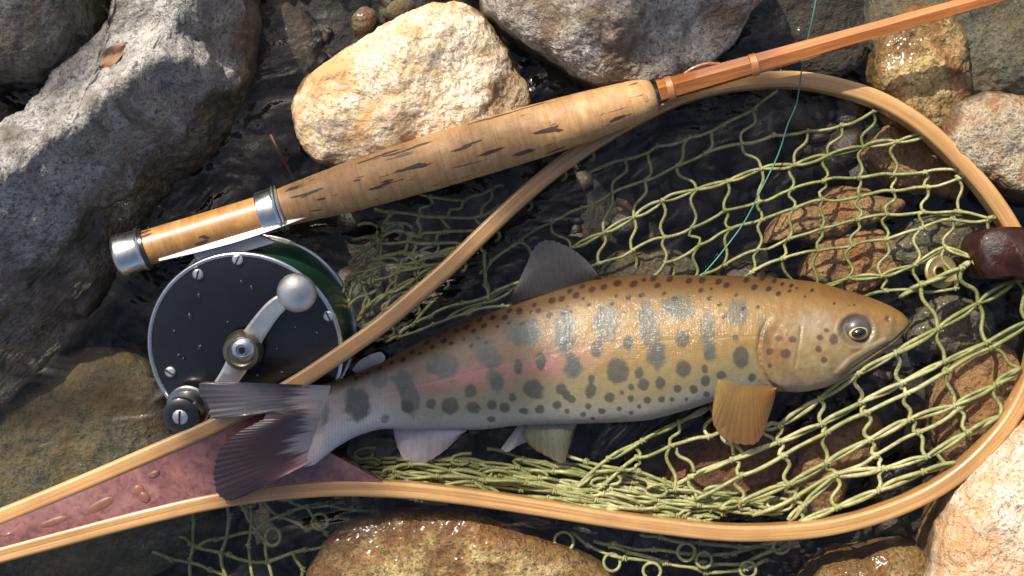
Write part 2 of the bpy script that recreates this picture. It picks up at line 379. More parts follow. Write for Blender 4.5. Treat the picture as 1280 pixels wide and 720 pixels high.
rock('rock', 'grey green submerged slab in the top right corner', [(1090, 60), (1110, -70), (1350, -70), (1350, 122), (1262, 128), (1200, 130), (1130, 110)], -.0025, -.012, -.05, M['slate'], 6, 10, q=.45)
rock('boulder', 'sun bleached orange boulder outside the hoop at the lower right', [(1164, 700), (1174, 645), (1194, 604), (1232, 560), (1262, 528), (1305, 498), (1400, 520), (1400, 820), (1160, 820)],
     .028, .002, -.05, M['tan2'], 7, 11, q=.45, rough=.0016)
rock('rock', 'wet golden boulder showing below the lower arm of the net', [(378, 740), (398, 692), (430, 657), (480, 641), (550, 637), (620, 650), (680, 672), (735, 694), (768, 725), (760, 830), (380, 830)], .004, -.006, -.045, M['gold'], 7, 12, q=.4, rough=.0016)
rock('rock', 'low golden stone between the hoop and the bleached boulder', [(1008, 725), (1030, 702), (1082, 690), (1140, 682), (1158, 704), (1150, 800), (1000, 800)], .003, -.006, -.045, M['gold'], 6, 13)
rock('rock', 'olive algae covered slab under the net handle and the reel', [(-80, 505), (20, 470), (110, 436), (185, 450), (215, 520), (240, 570), (270, 650), (220, 705), (80, 730), (-80, 730)], -.005, -.02, -.05, M['olive'], 7, 14, q=.35, rough=.0012)
rock('rock', 'long orange sunken stone seen through the upper netting', [(955, 306), (975, 272), (1020, 250), (1085, 240), (1130, 250), (1120, 272), (1060, 285), (1000, 300)], -.010, -.02, -.045, M['orange'], 6, 15, q=.45, crag=.7)
rock('rock', 'blocky orange sunken stone above the fish head', [(1000, 345), (1018, 308), (1060, 292), (1108, 298), (1128, 325), (1100, 356), (1040, 366)], -.010, -.02, -.045, M['orange'], 6, 16, q=.4, crag=.7)
rock('rock', 'rust brown sunken stone below the pectoral fin', [(825, 600), (848, 556), (890, 532), (950, 524), (988, 540), (992, 582), (960, 614), (890, 628)], -.012, -.022, -.045, M['rust'], 6, 17, q=.45)
rock('rock', 'tawny sunken stone under the diamond netting below the jaw', [(980, 620), (1000, 560), (1050, 530), (1092, 520), (1096, 560), (1060, 600), (1020, 640)], -.014, -.024, -.045, M['orange'], 6, 18, q=.45, crag=.7)
rock('rock', 'tawny sunken stone inside the right curve of the hoop', [(1165, 540), (1180, 470), (1215, 430), (1262, 440), (1268, 500), (1230, 560), (1190, 580)], -.012, -.024, -.045, M['orange'], 6, 19, q=.45, crag=.7)
rock('rock', 'dark grey green slab beside the brass grommet', [(1098, 318), (1130, 286), (1185, 268), (1245, 288), (1240, 318), (1180, 330), (1130, 340)], -.009, -.02, -.045, M['slate'], 6, 20, q=.4)
rock('rock', 'olive beige stone against the back of the fish', [(738, 350), (758, 325), (808, 314), (856, 320), (870, 346), (850, 370), (770, 372)], -.006, -.016, -.045, M['olive'], 6, 21, q=.45)
rock('rock', 'brown sunken stone under the upper right of the hoop', [(1082, 190), (1108, 158), (1160, 162), (1200, 205), (1205, 245), (1160, 240), (1110, 225)], -.008, -.018, -.045, M['orange'], 6, 22, q=.45, crag=.7)
rock('rock', 'dark brown drowned rock beside the ridge boulder flank', [(250, 170), (285, 70), (330, 5), (385, 30), (395, 110), (365, 200), (300, 240), (245, 230)], -.004, -.016, -.05, M['darkrock'], 6, 23)
rock('rock', 'dark stone at the top between rod and pale boulder', [(925, 60), (945, -30), (1050, -50), (1095, 20), (1080, 75), (1000, 95)], -.012, -.02, -.05, M['darkrock'], 6, 24)
rock('rock', 'grey stone under the water outside the hoop right edge', [(1130, 420), (1150, 385), (1200, 372), (1240, 390), (1230, 425), (1180, 440)], -.014, -.024, -.045, M['slate'], 6, 25)

# gravel: uncountable pebbles over the bed
m = Mat('stream gravel'); oi = m.n('ShaderNodeAttribute'); oi.attribute_name = 'tone'
v = m.coord('Object')
c = m.ramp(oi.outputs['Fac'], [(0, (.004, .003, .002)), (.35, (.010, .007, .0045)), (.65, (.02, .013, .007)), (.88, (.05, .024, .009)), (1, (.075, .05, .026))])
c = m.mix(m.ramp(m.noise(v, 400, 5, .7), [(.4, .7), (.6, 0.0)]), c, (.012, .01, .008))
M['gravel'] = m.set(col=c, rough=.35, nor=m.bump(m.noise(v, 500, 5, .7), .6, .0012))
U1, F1 = ico(2); mb = MB(); tones = []
for k in range(2600):
    x = rng.uniform(-.24, .24); y = rng.uniform(-.17, .17); r = .002+.011*rng.random()**3.2
    a = rng.uniform(0, 6.3); sc = np.array((1, rng.uniform(.55, .9), rng.uniform(.4, .65)))*r
    jit = 1+.25*(rng.random(len(U1))-.5)
    q = U1*jit[:, None]*sc; q = np.c_[q[:, 0]*np.cos(a)-q[:, 1]*np.sin(a), q[:, 0]*np.sin(a)+q[:, 1]*np.cos(a), q[:, 2]]
    mb.add(q+np.array((x, y, bed_z(x, y)+r*.12)), F1); tones += [rng.random()]*len(U1)
gv = mb.build('gravel', M['gravel'], None, True, None)
at = gv.data.attributes.new('tone', 'FLOAT', 'POINT'); at.data.foreach_set('value', tones)
tag(gv, 'dark brown and olive gravel covering the stream bed under the water', 'gravel', kind='stuff')

# ------------------------------------------------------------------ landing net
def grain_attr(o, path, along=9.0, across=900.0):
    """grain coordinates that follow a swept path (x along it)"""
    me = o.data; n = len(me.vertices); a = np.empty(n*3); me.vertices.foreach_get('co', a); a = a.reshape(-1, 3)
    if o.parent is not None: a = a+np.array(o.parent.location)
    p = np.asarray(path); L = np.concatenate([[0], np.cumsum(np.linalg.norm(np.diff(p, axis=0), axis=1))])
    T = np.gradient(p, axis=0); T /= np.linalg.norm(T, axis=1)[:, None]; Nn = np.stack([-T[:, 1], T[:, 0]], 1)
    g = np.empty((n, 3))
    for s in range(0, n, 4000):
        b = a[s:s+4000]; i = ((b[:, None, :2]-p[None, :, :2])**2).sum(2).argmin(1)
        g[s:s+4000] = np.c_[L[i]*along, ((b[:, :2]-p[i, :2])*Nn[i]).sum(1)*across, (b[:, 2]-p[i, 2])*across]
    at = me.attributes.new('grain', 'FLOAT_VECTOR', 'POINT'); at.data.foreach_set('vector', g.ravel())

M['ash'] = wood_mat('varnished ash', (.30, .15, .048), (.42, .235, .085), (.53, .32, .135))
M['ash2'] = wood_mat('amber lamination', (.26, .13, .04), (.38, .205, .072), (.48, .285, .115))
m = Mat('purple burl inlay'); v = m.coord('Object', (1, 1, 1))
a = m.noise(v, 70, 8, .7, 1.5); b = m.noise(v, 420, 4, .6)
c = m.ramp(a, [(.3, (.10, .035, .032)), (.5, (.17, .07, .062)), (.7, (.25, .115, .10))])
c = m.mix(m.ramp(b, [(.35, .5), (.5, 0.0)]), c, (.06, .02, .02))
M['burl'] = m.set(col=c, rough=.22, coat=1.0, coatr=.06, nor=m.bump(a, .1, .0006))
m = Mat('dark red burl'); v = m.coord('Object')
a = m.noise(v, 120, 8, .7, 1.5)
M['burl_dark'] = m.set(col=m.ramp(a, [(.3, (.010, .003, .002)), (.6, (.026, .008, .005)), (.8, (.055, .018, .009))]), rough=.3, spec=.25, coat=.15, coatr=.05, nor=m.bump(a, .4, .0015))

net = thing('landing_net', 'wooden landing net with tan bent hoop, purple inlaid handle and green cord netting', 'landing net', P(640, 560, -.02))
# hoop: pixel outline with a height for the middle of the strip
HZ = lambda px, py: .0025+.0045*np.clip((px-420)/420, 0, 1)
HOOP = [(-150, 701, .002), (-40, 660, .002), (0, 646, .002), (100, 605, .002), (200, 562, .002), (262, 535, .002), (310, 512, .002), (350, 491, .002), (390, 467, .003), (440, 433, .004), (480, 404, .0045), (520, 370, .005), (560, 335, .006), (600, 296, .0065), (640, 258, .007), (680, 223, .0075),
        (720, 193, .008), (760, 167, .008), (805, 142, .008), (850, 121, .008), (900, 107, .008), (950, 101, .008), (1000, 101, .008), (1050, 110, .008), (1100, 127, .008), (1150, 157, .008), (1195, 198, .008), (1235, 244, .008),
        (1266, 292, .008), (1287, 340, .008), (1296, 390, .0075), (1294, 440, .007), (1280, 488, .0065), (1252, 535, .006), (1210, 580, .006), (1160, 615, .006), (1100, 641, .006), (1040, 657, .006), (980, 664, .006), (910, 665, .0055), (830, 657, .005), (750, 646, .005),
        (670, 633, .0045), (590, 621, .004), (510, 612, .0035), (440, 609, .003), (380, 611, .0025), (320, 617, .002), (250, 629, .002), (170, 648, .002), (90, 669, .002), (0, 693, .002), (-40, 704, .002), (-150, 733, .002)]
HU = ([-150, 0, 200, 300, 400, 440, 520, 640, 720, 850, 1300], [.0155, .0165, .0178, .0193, .0203, .0203, .0165, .0105, .008, .008, .008])
HL = ([-150, 0, 200, 300, 400, 500, 650, 850, 1300], [.0155, .0165, .0175, .016, .0125, .0085, .0055, .006, .008])
nh = 28; HOOP = [(x, y, float(ci(x, *(HU if i < nh else HL)))) for i, (x, y, _) in enumerate(HOOP)]
hp = catmull(np.array([P(*q) for q in HOOP]), 900)
hw, hh = 2.75e-3, .0045
def strip_prof(a, b, h, bv=.0013):
    out, inn = (b, a) if abs(b) > abs(a) else (a, b); sg = np.sign(out)
    q = [(inn, -h), (inn, h-.00006), (inn+sg*.00006, h), (inn+sg*.0003, h), (out-sg*(bv+.0002), h)]+[(out-sg*bv*(1-math.sin(t)), h-bv*(1-math.cos(t))) for t in np.linspace(0, math.pi/2, 8)]+[(out-sg*bv*(1-math.sin(t)), -h+bv*(1-math.cos(t))) for t in np.linspace(math.pi/2, 0, 8)]
    return q if sg > 0 else q[::-1]
mb = MB(); mb.sweep(hp, strip_prof(-hw, -.00005, hh)); inner = mb.build('hoop_lamination', M['ash2'], net, True, 18); grain_attr(inner, hp)
mb = MB(); mb.sweep(hp, strip_prof(.00005, hw, hh-.00008)); outer = mb.build('hoop_lamination', M['ash'], net, True, 18); grain_attr(outer, hp)
mb = MB(); mb.sweep(hp, [(-.0003, -.003), (.0003, -.003), (.0003, hh-.0001), (-.0003, hh-.0001)]); gl_ = mb.build('glue_line', M['ash2'], net, True, 30); grain_attr(gl_, hp)

# handle inlay: between the two strips
up_ = [q for q in HOOP[:9]]; lo_ = [q for q in HOOP[::-1][:11]]
cu = catmull(np.array([P(*q) for q in up_]), 60); cl = catmull(np.array([P(*q) for q in lo_]), 60)
mb = MB(); rows = []
for i in range(52):
    t = np.linspace(0, 1, 9)
    a, b = cu[i]+np.array((0, -.0012, 0)), cl[i]+np.array((0, .0012, 0))
    rows.append(a*(1-t[:, None])+b*t[:, None])
R_ = np.array(rows); k = R_.shape[1]
top = R_.copy(); top[:, :, 2] += .0038+.0006*np.sin(np.linspace(0, np.pi, k)); bot = R_.copy(); bot[:, :, 2] -= .0045
nr = len(rows); V = np.vstack([top.reshape(-1, 3), bot.reshape(-1, 3)]); F = []
for i in range(nr-1):
    for j in range(k-1):
        a = i*k+j; F.append((a, a+1, a+k+1, a+k)); F.append((a+nr*k, a+nr*k+k, a+nr*k+k+1, a+nr*k+1))
    for j in (0, k-1): a = i*k+j; F.append((a, a+k, a+k+nr*k, a+nr*k))
for i in (0, nr-1):
    for j in range(k-1): a = i*k+j; F.append((a, a+1, a+1+nr*k, a+nr*k))
mb.add(V, F); inl = mb.build('handle_inlay', M['burl'], net, True, 50); inl['label'] = 'glossy purple brown wooden inlay of the handle'

# dark burl joint at the hoop's tip
mb = MB()
pts = [(1213, 318), (1216, 300), (1228, 288), (1250, 284), (1290, 287), (1318, 300), (1330, 345), (1326, 385), (1306, 388), (1290, 362), (1268, 348), (1240, 349), (1222, 343)]
q = catmull(np.array([P(x, y, .01)[:2] for x, y in pts+pts[:1]]), 61)[:-1]
mb.prism(q, -.003, .0172, .0022); bj = mb.build('burl_joint', M['burl_dark'], net, True, 60); bj['label'] = 'glossy dark red burl block at the tip of the hoop'

# droplets on the inlay
m = Mat('water droplet'); M['drop'] = m.set(col=(.8, .45, .3), rough=.0, trans=.9, ior=1.33, coat=1.0, coatr=.02)  # orange tint paints the refracted glow seen in the drops
def droplet(parent, px, py, z, rx, ry, rot, h):
    U, F = ico(4); q = U[:, :].copy(); q[:, 2] = np.where(q[:, 2] < 0, q[:, 2]*.15, q[:, 2])
    w = 1+.22*np.sin(2*np.arctan2(q[:, 1], q[:, 0])+rot*3)
    x, y = q[:, 0]*rx*S*w, q[:, 1]*ry*S*w; ca, sa = math.cos(rot), math.sin(rot)
    V = np.c_[x*ca-y*sa, x*sa+y*ca, q[:, 2]*h]+P(px, py, z)
    b = MB(); b.add(V, F); return b.build('droplet', M['drop'], parent, True, None)
for a in ((126, 631, 15, 8, .4), (172, 614, 9, 7, -.5), (180, 621, 9, 5, -.5), (68, 652, 17, 6, .2), (192, 592, 6, 4, .3), (10, 668, 7, 3, .2)): droplet(net, a[0], a[1], float(np.interp(a[0], [0, 200], [.0165, .018]))+.0040, a[2], a[3], a[4], .0008)

# netting -----------------------------------------------------
m = Mat('green net cord'); v = m.coord('Object')
n_ = m.noise(v, 320, 5, .6); c = m.ramp(m.noise(v, 26, 4, .6), [(.35, (.12, .13, .03)), (.5, (.22, .22, .075)), (.66, (.36, .34, .16))])
c = m.mix(m.ramp(n_, [(.35, .5), (.55, 0.0)]), c, (.05, .06, .012))
M['cord'] = m.set(col=c, rough=.5, coat=.25, coatr=.3, nor=m.bump(m.noise(v, 1500, 3, .6), .8, .0006))
net_mb = MB()
def cord(pts, r, n=None, wig=0.0):
    p = np.asarray(pts, float)
    L = np.linalg.norm(np.diff(p, axis=0), axis=1).sum()
    n = n or int(max(6, L/(.0011)))
    net_mb.tube(catmull(p, n), r, 6)
def knot(p, d, r):
    d = np.asarray(d, float); d = d/(np.linalg.norm(d)+1e-9)
    net_mb.ring(p, d+np.array((.3, -.2, .1)), r*1.15, r*.75, 9, 5)
    net_mb.ring(np.asarray(p)+d*r*1.3, d+np.array((-.4, .3, .3)), r*1.05, r*.7, 9, 5)
def jit(k): return np.array((rng.normal(0, k), rng.normal(0, k)))
def row_knots(row, spacing, phase):
    c = catmull(np.array(row, float), 400); L = np.concatenate([[0], np.cumsum(np.linalg.norm(np.diff(c[:, :2], axis=0), axis=1))])
    ts = np.arange(phase*spacing, L[-1], spacing)
    ts = np.unique(np.concatenate([[0], ts[ts > 6], [L[-1]]]))
    return np.stack([np.interp(ts, L, c[:, k]) for k in range(3)], 1)
def draw_row(K, r, double=0.0, zj=.0006):
    for a, b in zip(K[:-1], K[1:]):
        d = b[:2]-a[:2]; nrm = np.array((-d[1], d[0]))/(np.linalg.norm(d)+1e-6)
        for s in ((1, -1) if double > 0 else (rng.choice((-1, 1)),)):
            w = (double*rng.uniform(.7, 1.2) if double > 0 else rng.uniform(.5, 2.5))*s
            q = [(a[0], a[1], a[2])]
            for t in (.3, .7): c2 = a[:2]+d*t+nrm*w*rng.uniform(.8, 1.1)+jit(.6); q.append((c2[0], c2[1], a[2]+(b[2]-a[2])*t+rng.normal(0, zj)))
            q.append(tuple(b))
            cord([P(*x) for x in q], r*rng.uniform(.92, 1.08))
    for i, a in enumerate(K[1:-1]):
        p = P(*a); knot(p, P(*K[i+2])-P(*K[i]), r)
def link(a, b, r, bow):
    a = np.asarray(a); b = np.asarray(b); d = b[:2]-a[:2]; nrm = np.array((-d[1], d[0]))/(np.linalg.norm(d)+1e-6)
    q = [tuple(a)]
    for t, s in ((.3, bow), (.7, -bow*.7)): c2 = a[:2]+d*t+nrm*s+jit(.8); q.append((c2[0], c2[1], a[2]+(b[2]-a[2])*t-.0006))
    q.append(tuple(b)); cord([P(*x) for x in q], r)
def net_block(rows, spacing, r, doubles, lean, maxd, phases=None, zf=None):
    Ks = []
    for i, rw in enumerate(rows):
        rw = [(x, y, zf(x, y)) if len(q) == 2 else q for q in rw for x, y in [q[:2]]]
        K = row_knots(rw, spacing, (phases[i] if phases else (.5 if i % 2 else 0.12)))
        K[1:-1, :2] += rng.normal(0, 2.0, (len(K)-2, 2)); Ks.append(K); draw_row(K, r, doubles[i % len(doubles)])
    for A, B in zip(Ks[:-1], Ks[1:]):
        used = set()
        for a in A[1:-1]:
            tgt = a[:2]+np.array(lean); dd = np.linalg.norm(B[:, :2]-tgt, axis=1); j = int(dd.argmin())
            if j in used or dd[j] > maxd or np.linalg.norm(B[j, :2]-a[:2]) > maxd*1.9: continue
            used.add(j); link(a, B[j], r, rng.choice((-1, 1))*rng.uniform(3, 7))
    return Ks
def z_up(x, y):       # upper sheet: hangs from the hoop under the surface towards the fish
    return float(np.interp(x, [420, 640, 800, 900, 1000, 1150, 1260], [-.003, -.003, -.0025, -.001, .001, .004, .009]))
rows_u = [
    [(735, 216), (800, 190, ), (860, 170), (917, 150), (955, 130), (972, 113, .009)],
    [(600, 342), (640, 312), (690, 280), (740, 250), (800, 226), (860, 202), (920, 180), (977, 169), (1037, 162), (1092, 139, .009)],
    [(560, 398), (610, 374), (650, 350), (717, 310), (780, 278), (823, 257), (880, 235), (910, 225), (960, 212), (1003, 203), (1040, 197), (1093, 182), (1160, 168, .009)],
    [(690, 356, -.012), (747, 328), (793, 312), (830, 297), (867, 283), (907, 265), (953, 251), (993, 237), (1047, 225), (1100, 219), (1138, 218), (1207, 216, .009)],
    [(800, 362, -.008), (840, 322), (887, 298), (927, 281), (963, 268), (1017, 253), (1057, 244), (1100, 243), (1145, 230), (1178, 238), (1207, 216, .009)],
    [(850, 362, -.008), (917, 323), (960, 307), (1007, 293), (1037, 283), (1080, 277), (1120, 265), (1178, 263), (1246, 271, .01)],
    [(900, 366, -.007), (943, 341), (983, 324), (1020, 315), (1060, 313), (1100, 301), (1148, 284), (1183, 275), (1246, 271, .01)],
    [(1000, 372, -.005), (1045, 350), (1090, 345), (1130, 335), (1160, 322), (1190, 305), (1210, 322), (1225, 335, .012)],
    [(1060, 380, -.01), (1110, 362), (1150, 366), (1190, 362), (1210, 330, .008)]]
net_block(rows_u, 43, 2.1*S, [0, 0, 2.6, 0, 0, 0, 0, 1.8], (4, 36), 34, zf=z_up)
def z_lo(x, y): return float(np.interp(x, [700, 850, 1000, 1100, 1280], [.000, .002, .0045, .0065, .008]))+.0015*math.sin(x*.03+y*.05)
rows_l = [
    [(1125, 372, .004), (1160, 350), (1185, 340), (1212, 328, .012)],
    [(955, 535), (1000, 515), (1040, 486, .012), (1070, 470, .013), (1097, 459, .013), (1140, 430, .013), (1180, 403), (1227, 379), (1256, 360), (1290, 340, .012)],
    [(835, 615), (875, 588), (930, 573), (980, 552), (1033, 526), (1070, 504), (1123, 480), (1167, 458), (1220, 437), (1284, 402, .01)],
    [(870, 624), (930, 593), (980, 568), (1027, 543), (1077, 518), (1127, 495), (1172, 470), (1217, 448), (1284, 402, .01)],
    [(900, 636), (960, 615), (1013, 592), (1060, 565), (1100, 545), (1153, 518), (1210, 500), (1276, 460, .009)],
    [(940, 644), (967, 637), (1012, 612), (1053, 587), (1110, 560), (1155, 535), (1207, 507), (1276, 460, .009)],
    [(985, 650), (1030, 610), (1060, 590), (1130, 582), (1187, 557), (1250, 520, .008)],
    [(1000, 652), (1060, 630), (1110, 605), (1150, 592), (1195, 578, .008)]]
net_block(rows_l, 58, 2.75*S, [1.2, 3.2, 1.5, 0, 2.8, 0, 2.2, 2.2], (26, 30), 36, zf=z_lo, phases=[.5, .3, .6, .1, .5, 0.0, .4, .8])
rows_m = [
    [(720, 610), (760, 575), (792, 557), (822, 540), (850, 530), (893, 507, -.002)],
    [(735, 618), (775, 590), (800, 573), (845, 557), (900, 541), (925, 520, .0)],
    [(745, 590), (795, 586), (842, 610), (880, 618)],
    [(660, 560, -.012), (700, 572), (745, 580), (795, 586)]]
net_block(rows_m, 48, 2.5*S, [1.5, 0, 0, 0], (12, 26), 30, zf=z_lo)
for a, b in (((893, 507, .001), (917, 569, .003)), ((900, 541, .001), (930, 573, .003)), ((845, 557, .001), (868, 590, .002)), ((955, 533, .003), (968, 556, .003)), ((795, 586, .001), (812, 612, .001))): link(a, b, 2.5*S, 5)
# bunched meshes along the lower arm
for i in range(15):
    f = (i+.5)/15; rw = []
    x0 = rng.uniform(385, 520) if i < 11 else rng.uniform(600, 800); x1 = rng.uniform(820, 1010) if i < 11 else rng.uniform(980, 1080)
    for x in np.arange(x0, x1+1, 38):
        base = float(np.interp(x, [380, 440, 510, 590, 670, 750, 830, 910, 980, 1040, 1100], [603, 602, 605, 613, 625, 638, 648, 655, 654, 647, 632]))
        wd = float(np.interp(x, [380, 450, 560, 700, 860, 1000, 1100], [22, 44, 56, 54, 44, 30, 12]))
        rw.append((x, base-wd*f+rng.normal(0, 3.0), float(np.interp(f, [0, .3, 1], [.0015, .003, -.005]))+rng.normal(0, .0008)))
    K = row_knots(rw, rng.uniform(46, 60), rng.random()); K[1:-1, :2] += rng.normal(0, 2.2, (len(K)-2, 2)); draw_row(K, 2.4*S, 2.6 if i % 2 else 0, .0012)
for i in range(26):      # slack loops in the bunch
    x = rng.uniform(430, 1060); base = float(np.interp(x, [380, 510, 670, 830, 980, 1100], [600, 602, 622, 645, 650, 630])); y = base-rng.uniform(4, 40)
    a0 = rng.uniform(0, 6.3); R0 = rng.uniform(6, 12)
    cord([P(x+R0*math.cos(a0+t)*1.6+t*3, y+R0*math.sin(a0+t)*.7, .001+.001*math.sin(t)) for t in np.linspace(0, rng.uniform(3, 5.5), 9)], 2.3*S)
# slack netting outside the left arm, under the grip
rows_o = [
    [(500, 232), (560, 250), (630, 232)], [(468, 262), (520, 268), (575, 272), (625, 255)],
    [(440, 300), (480, 290), (530, 292), (595, 288)], [(428, 368), (440, 342), (470, 325), (500, 318), (550, 322), (590, 300)],
    [(436, 330), (470, 305), (520, 303), (580, 306)], [(432, 350), (462, 334), (512, 332), (570, 312)],
    [(430, 382), (455, 352), (490, 342), (530, 330), (560, 325)], [(446, 402), (470, 372), (500, 358), (548, 333)], [(450, 415), (490, 380), (530, 352)]]
net_block(rows_o, 38, 2.2*S, [0, 0, 0, 1.5], (-6, 30), 34, zf=lambda x, y: -.0012+.0014*math.sin(x*.07+y*.05))
for k in range(26):
    x, y = rng.uniform(428, 520), rng.uniform(290, 400); a0 = rng.uniform(0, 6.3)
    cord([P(x+9*math.cos(a0+t)+t*6, y+9*math.sin(a0+t)-t*4, -.001) for t in np.linspace(0, 4, 8)], 2.2*S)
# strands along the inside of the left arm and the fish's back
for rw in ([(482, 428), (540, 406), (578, 394), (640, 380)], [(520, 404), (580, 378), (640, 357), (655, 352)], [(500, 418), (530, 395), (545, 372), (540, 352)], [(610, 375), (605, 350), (612, 330), (600, 306)]):
    draw_row(row_knots([(x, y, -.0015) for x, y in rw], 45, .4), 2.0*S)
for x, y in ((512, 385), (548, 352), (570, 330), (612, 292), (652, 254), (695, 216), (730, 192), (480, 412)):
    cord([P(x+4+9*math.cos(t), y+3+7*math.sin(t), .004-.006*t/6) for t in np.linspace(2.4, 7.5, 10)], 2.2*S)
# slack loops below the handle and the lower arm, under water
loose = [[(246, 685), (279, 671), (312, 667), (345, 650), (376, 634), (431, 627)], [(236, 625), (246, 668), (238, 700), (246, 745)], [(284, 618), (287, 650), (281, 672), (276, 700), (292, 745)], [(322, 610), (312, 640), (318, 664), (309, 690), (322, 745)],
         [(215, 668), (262, 690), (300, 694), (330, 703), (372, 690), (420, 676)], [(330, 628), (352, 650), (362, 668), (398, 656)], [(360, 625), (400, 640), (412, 662), (396, 668), (388, 652)], [(296, 612), (312, 650), (338, 690), (342, 745)],
         [(346, 622), (420, 620), (490, 622), (560, 630)], [(390, 634), (420, 632), (470, 640)], [(365, 690), (380, 715), (372, 735)], [(190, 690), (226, 704), (262, 712), (300, 728), (340, 722)],
         [(715, 664), (738, 684), (758, 694), (790, 699), (850, 706), (905, 708), (950, 700), (990, 676)], [(742, 676), (800, 684), (850, 692), (900, 692), (950, 690), (985, 676)], [(760, 684), (820, 700), (880, 716), (930, 712), (960, 698)],
         [(800, 668), (860, 676), (920, 684), (1000, 672)]]
for rw in loose: draw_row(row_knots([(x, y, -.006+.002*math.sin(x*.05)) for x, y in rw], 50, .5), 2.4*S, 0)
for x, y, R0 in ((341, 671, 11), (705, 677, 12), (765, 703, 11), (815, 714, 11), (858, 690, 11), (880, 700, 10), (935, 712, 10), (977, 682, 11), (742, 637, 8), (400, 652, 10)):
    net_mb.ring(P(x, y, -.004), (rng.normal(0, .2), rng.normal(0, .2), 1), R0*S, 2.2*S, 22, 6)
# meshes that carry the fish underneath
for rw in ([(560, 500), (680, 480), (800, 470), (920, 460), (1040, 440)], [(520, 520), (660, 505), (800, 500), (920, 480), (1000, 475)], [(600, 440), (720, 420), (860, 410), (980, 400), (1060, 400)]):
    draw_row(row_knots([(x, y, -.0135) for x, y in rw], 48, .4), 2.2*S)
nt = net_mb.build('netting', M['cord'], net, True, None); nt['kind'] = 'stuff'; nt['label'] = 'olive green knotted cord netting'

# ------------------------------------------------------------------ brass grommet tied in the mesh
m = plain('old brass', (.24, .19, .08), .4, .5, 0, .4, 300, .4)
g = thing('brass_grommet', 'round brass grommet tied into the netting beside the dark burl', 'grommet', P(1175, 340, .004))
mb = MB(); mb.lathe(P(1175, 340, .004), (.12, .1, 1), [(0, .0020), (0, .0048), (.0006, .0058), (.0014, .0057), (.0018, .0050), (.0015, .0036), (.0018, .0024), (.0010, .0017), (0, .0016)], 40); mb.build('flange', m, g)
mb = MB(); mb.ring(P(1175, 340, .0062), (.12, .1, 1), .0021, .0006, 26, 8); mb.build('eyelet', m, g)

# ------------------------------------------------------------------ fly rod
RZ = .0205
A0 = P(146, 321, RZ); A1 = P(823, 118.5, RZ); ax = (A1-A0)/np.linalg.norm(A1-A0); RL = np.linalg.norm(A1-A0)
kz = S*(D-RZ)/D; cosA = ax[0]
def along(px): return (px-146)*kz/cosA
m = Mat('cork'); at = m.n('ShaderNodeTexCoord'); mp = m.n('ShaderNodeMapping'); mp.inputs['Rotation'].default_value = (0, 0, -math.atan2(ax[1], ax[0])); m.l(at.outputs['Object'], mp.inputs[0]); v = mp.outputs[0]
mp2 = m.n('ShaderNodeMapping'); mp2.inputs['Scale'].default_value = (.13, 1, 1); m.l(v, mp2.inputs[0])
mp3 = m.n('ShaderNodeMapping'); mp3.inputs['Scale'].default_value = (1, .12, .12); m.l(v, mp3.inputs[0])
oi = m.n('ShaderNodeObjectInfo')
a = m.noise(v, 160, 7, .65, .4); pit = m.noise(mp2.outputs[0], 420, 3, .5, .15); bands = m.noise(mp3.outputs[0], 700, 4, .7)
c = m.ramp(a, [(.3, (.29, .15, .052)), (.5, (.41, .235, .09)), (.72, (.53, .335, .15))])
c = m.mix(m.ramp(bands, [(.35, .55), (.55, 0.0)]), c, (.21, .10, .04))
c = m.mix(m.math('MULTIPLY', oi.outputs['Random'], .35), c, (.32, .165, .065))
c = m.mix(m.ramp(pit, [(.62, 0.0), (.64, .95)]), c, (.035, .018, .012))
c = m.mix(m.ramp(m.noise(v, 900, 3, .6), [(.3, .5), (.42, 0.0)]), c, (.14, .07, .03))
M['cork'] = m.set(col=c, rough=.6, nor=m.bump(pit, -.3, .0015, m.bump(a, .25, .001)), coat=.12, coatr=.35)
m = Mat('bamboo'); v = m.coord('Object', (1, 1, 1), (0, 0, -math.radians(15.6))); mp = m.n('ShaderNodeMapping'); mp.inputs['Scale'].default_value = (.06, 1, 1); m.l(v, mp.inputs[0])
a = m.noise(mp.outputs[0], 900, 6, .65)
c = m.ramp(a, [(.3, (.25, .075, .012)), (.5, (.35, .115, .022)), (.7, (.44, .175, .042))])
M['bamboo'] = m.set(col=c, rough=.25, coat=1.0, coatr=.05, nor=m.bump(a, .15, .0005))
M['silver'] = plain('nickel silver', (.66, .65, .62), .25, 1.0, 0, .15, 350, .12)
M['dullsilver'] = plain('worn aluminium', (.62, .61, .57), .42, .85, 0, .3, 500, .4)
M['blackthread'] = plain('black winding check', (.012, .011, .012), .25, 0, .5)
M['wrap'] = plain('amber thread wrap', (.50, .2, .055), .2, 0, 1.0, .2, 1500, .5)

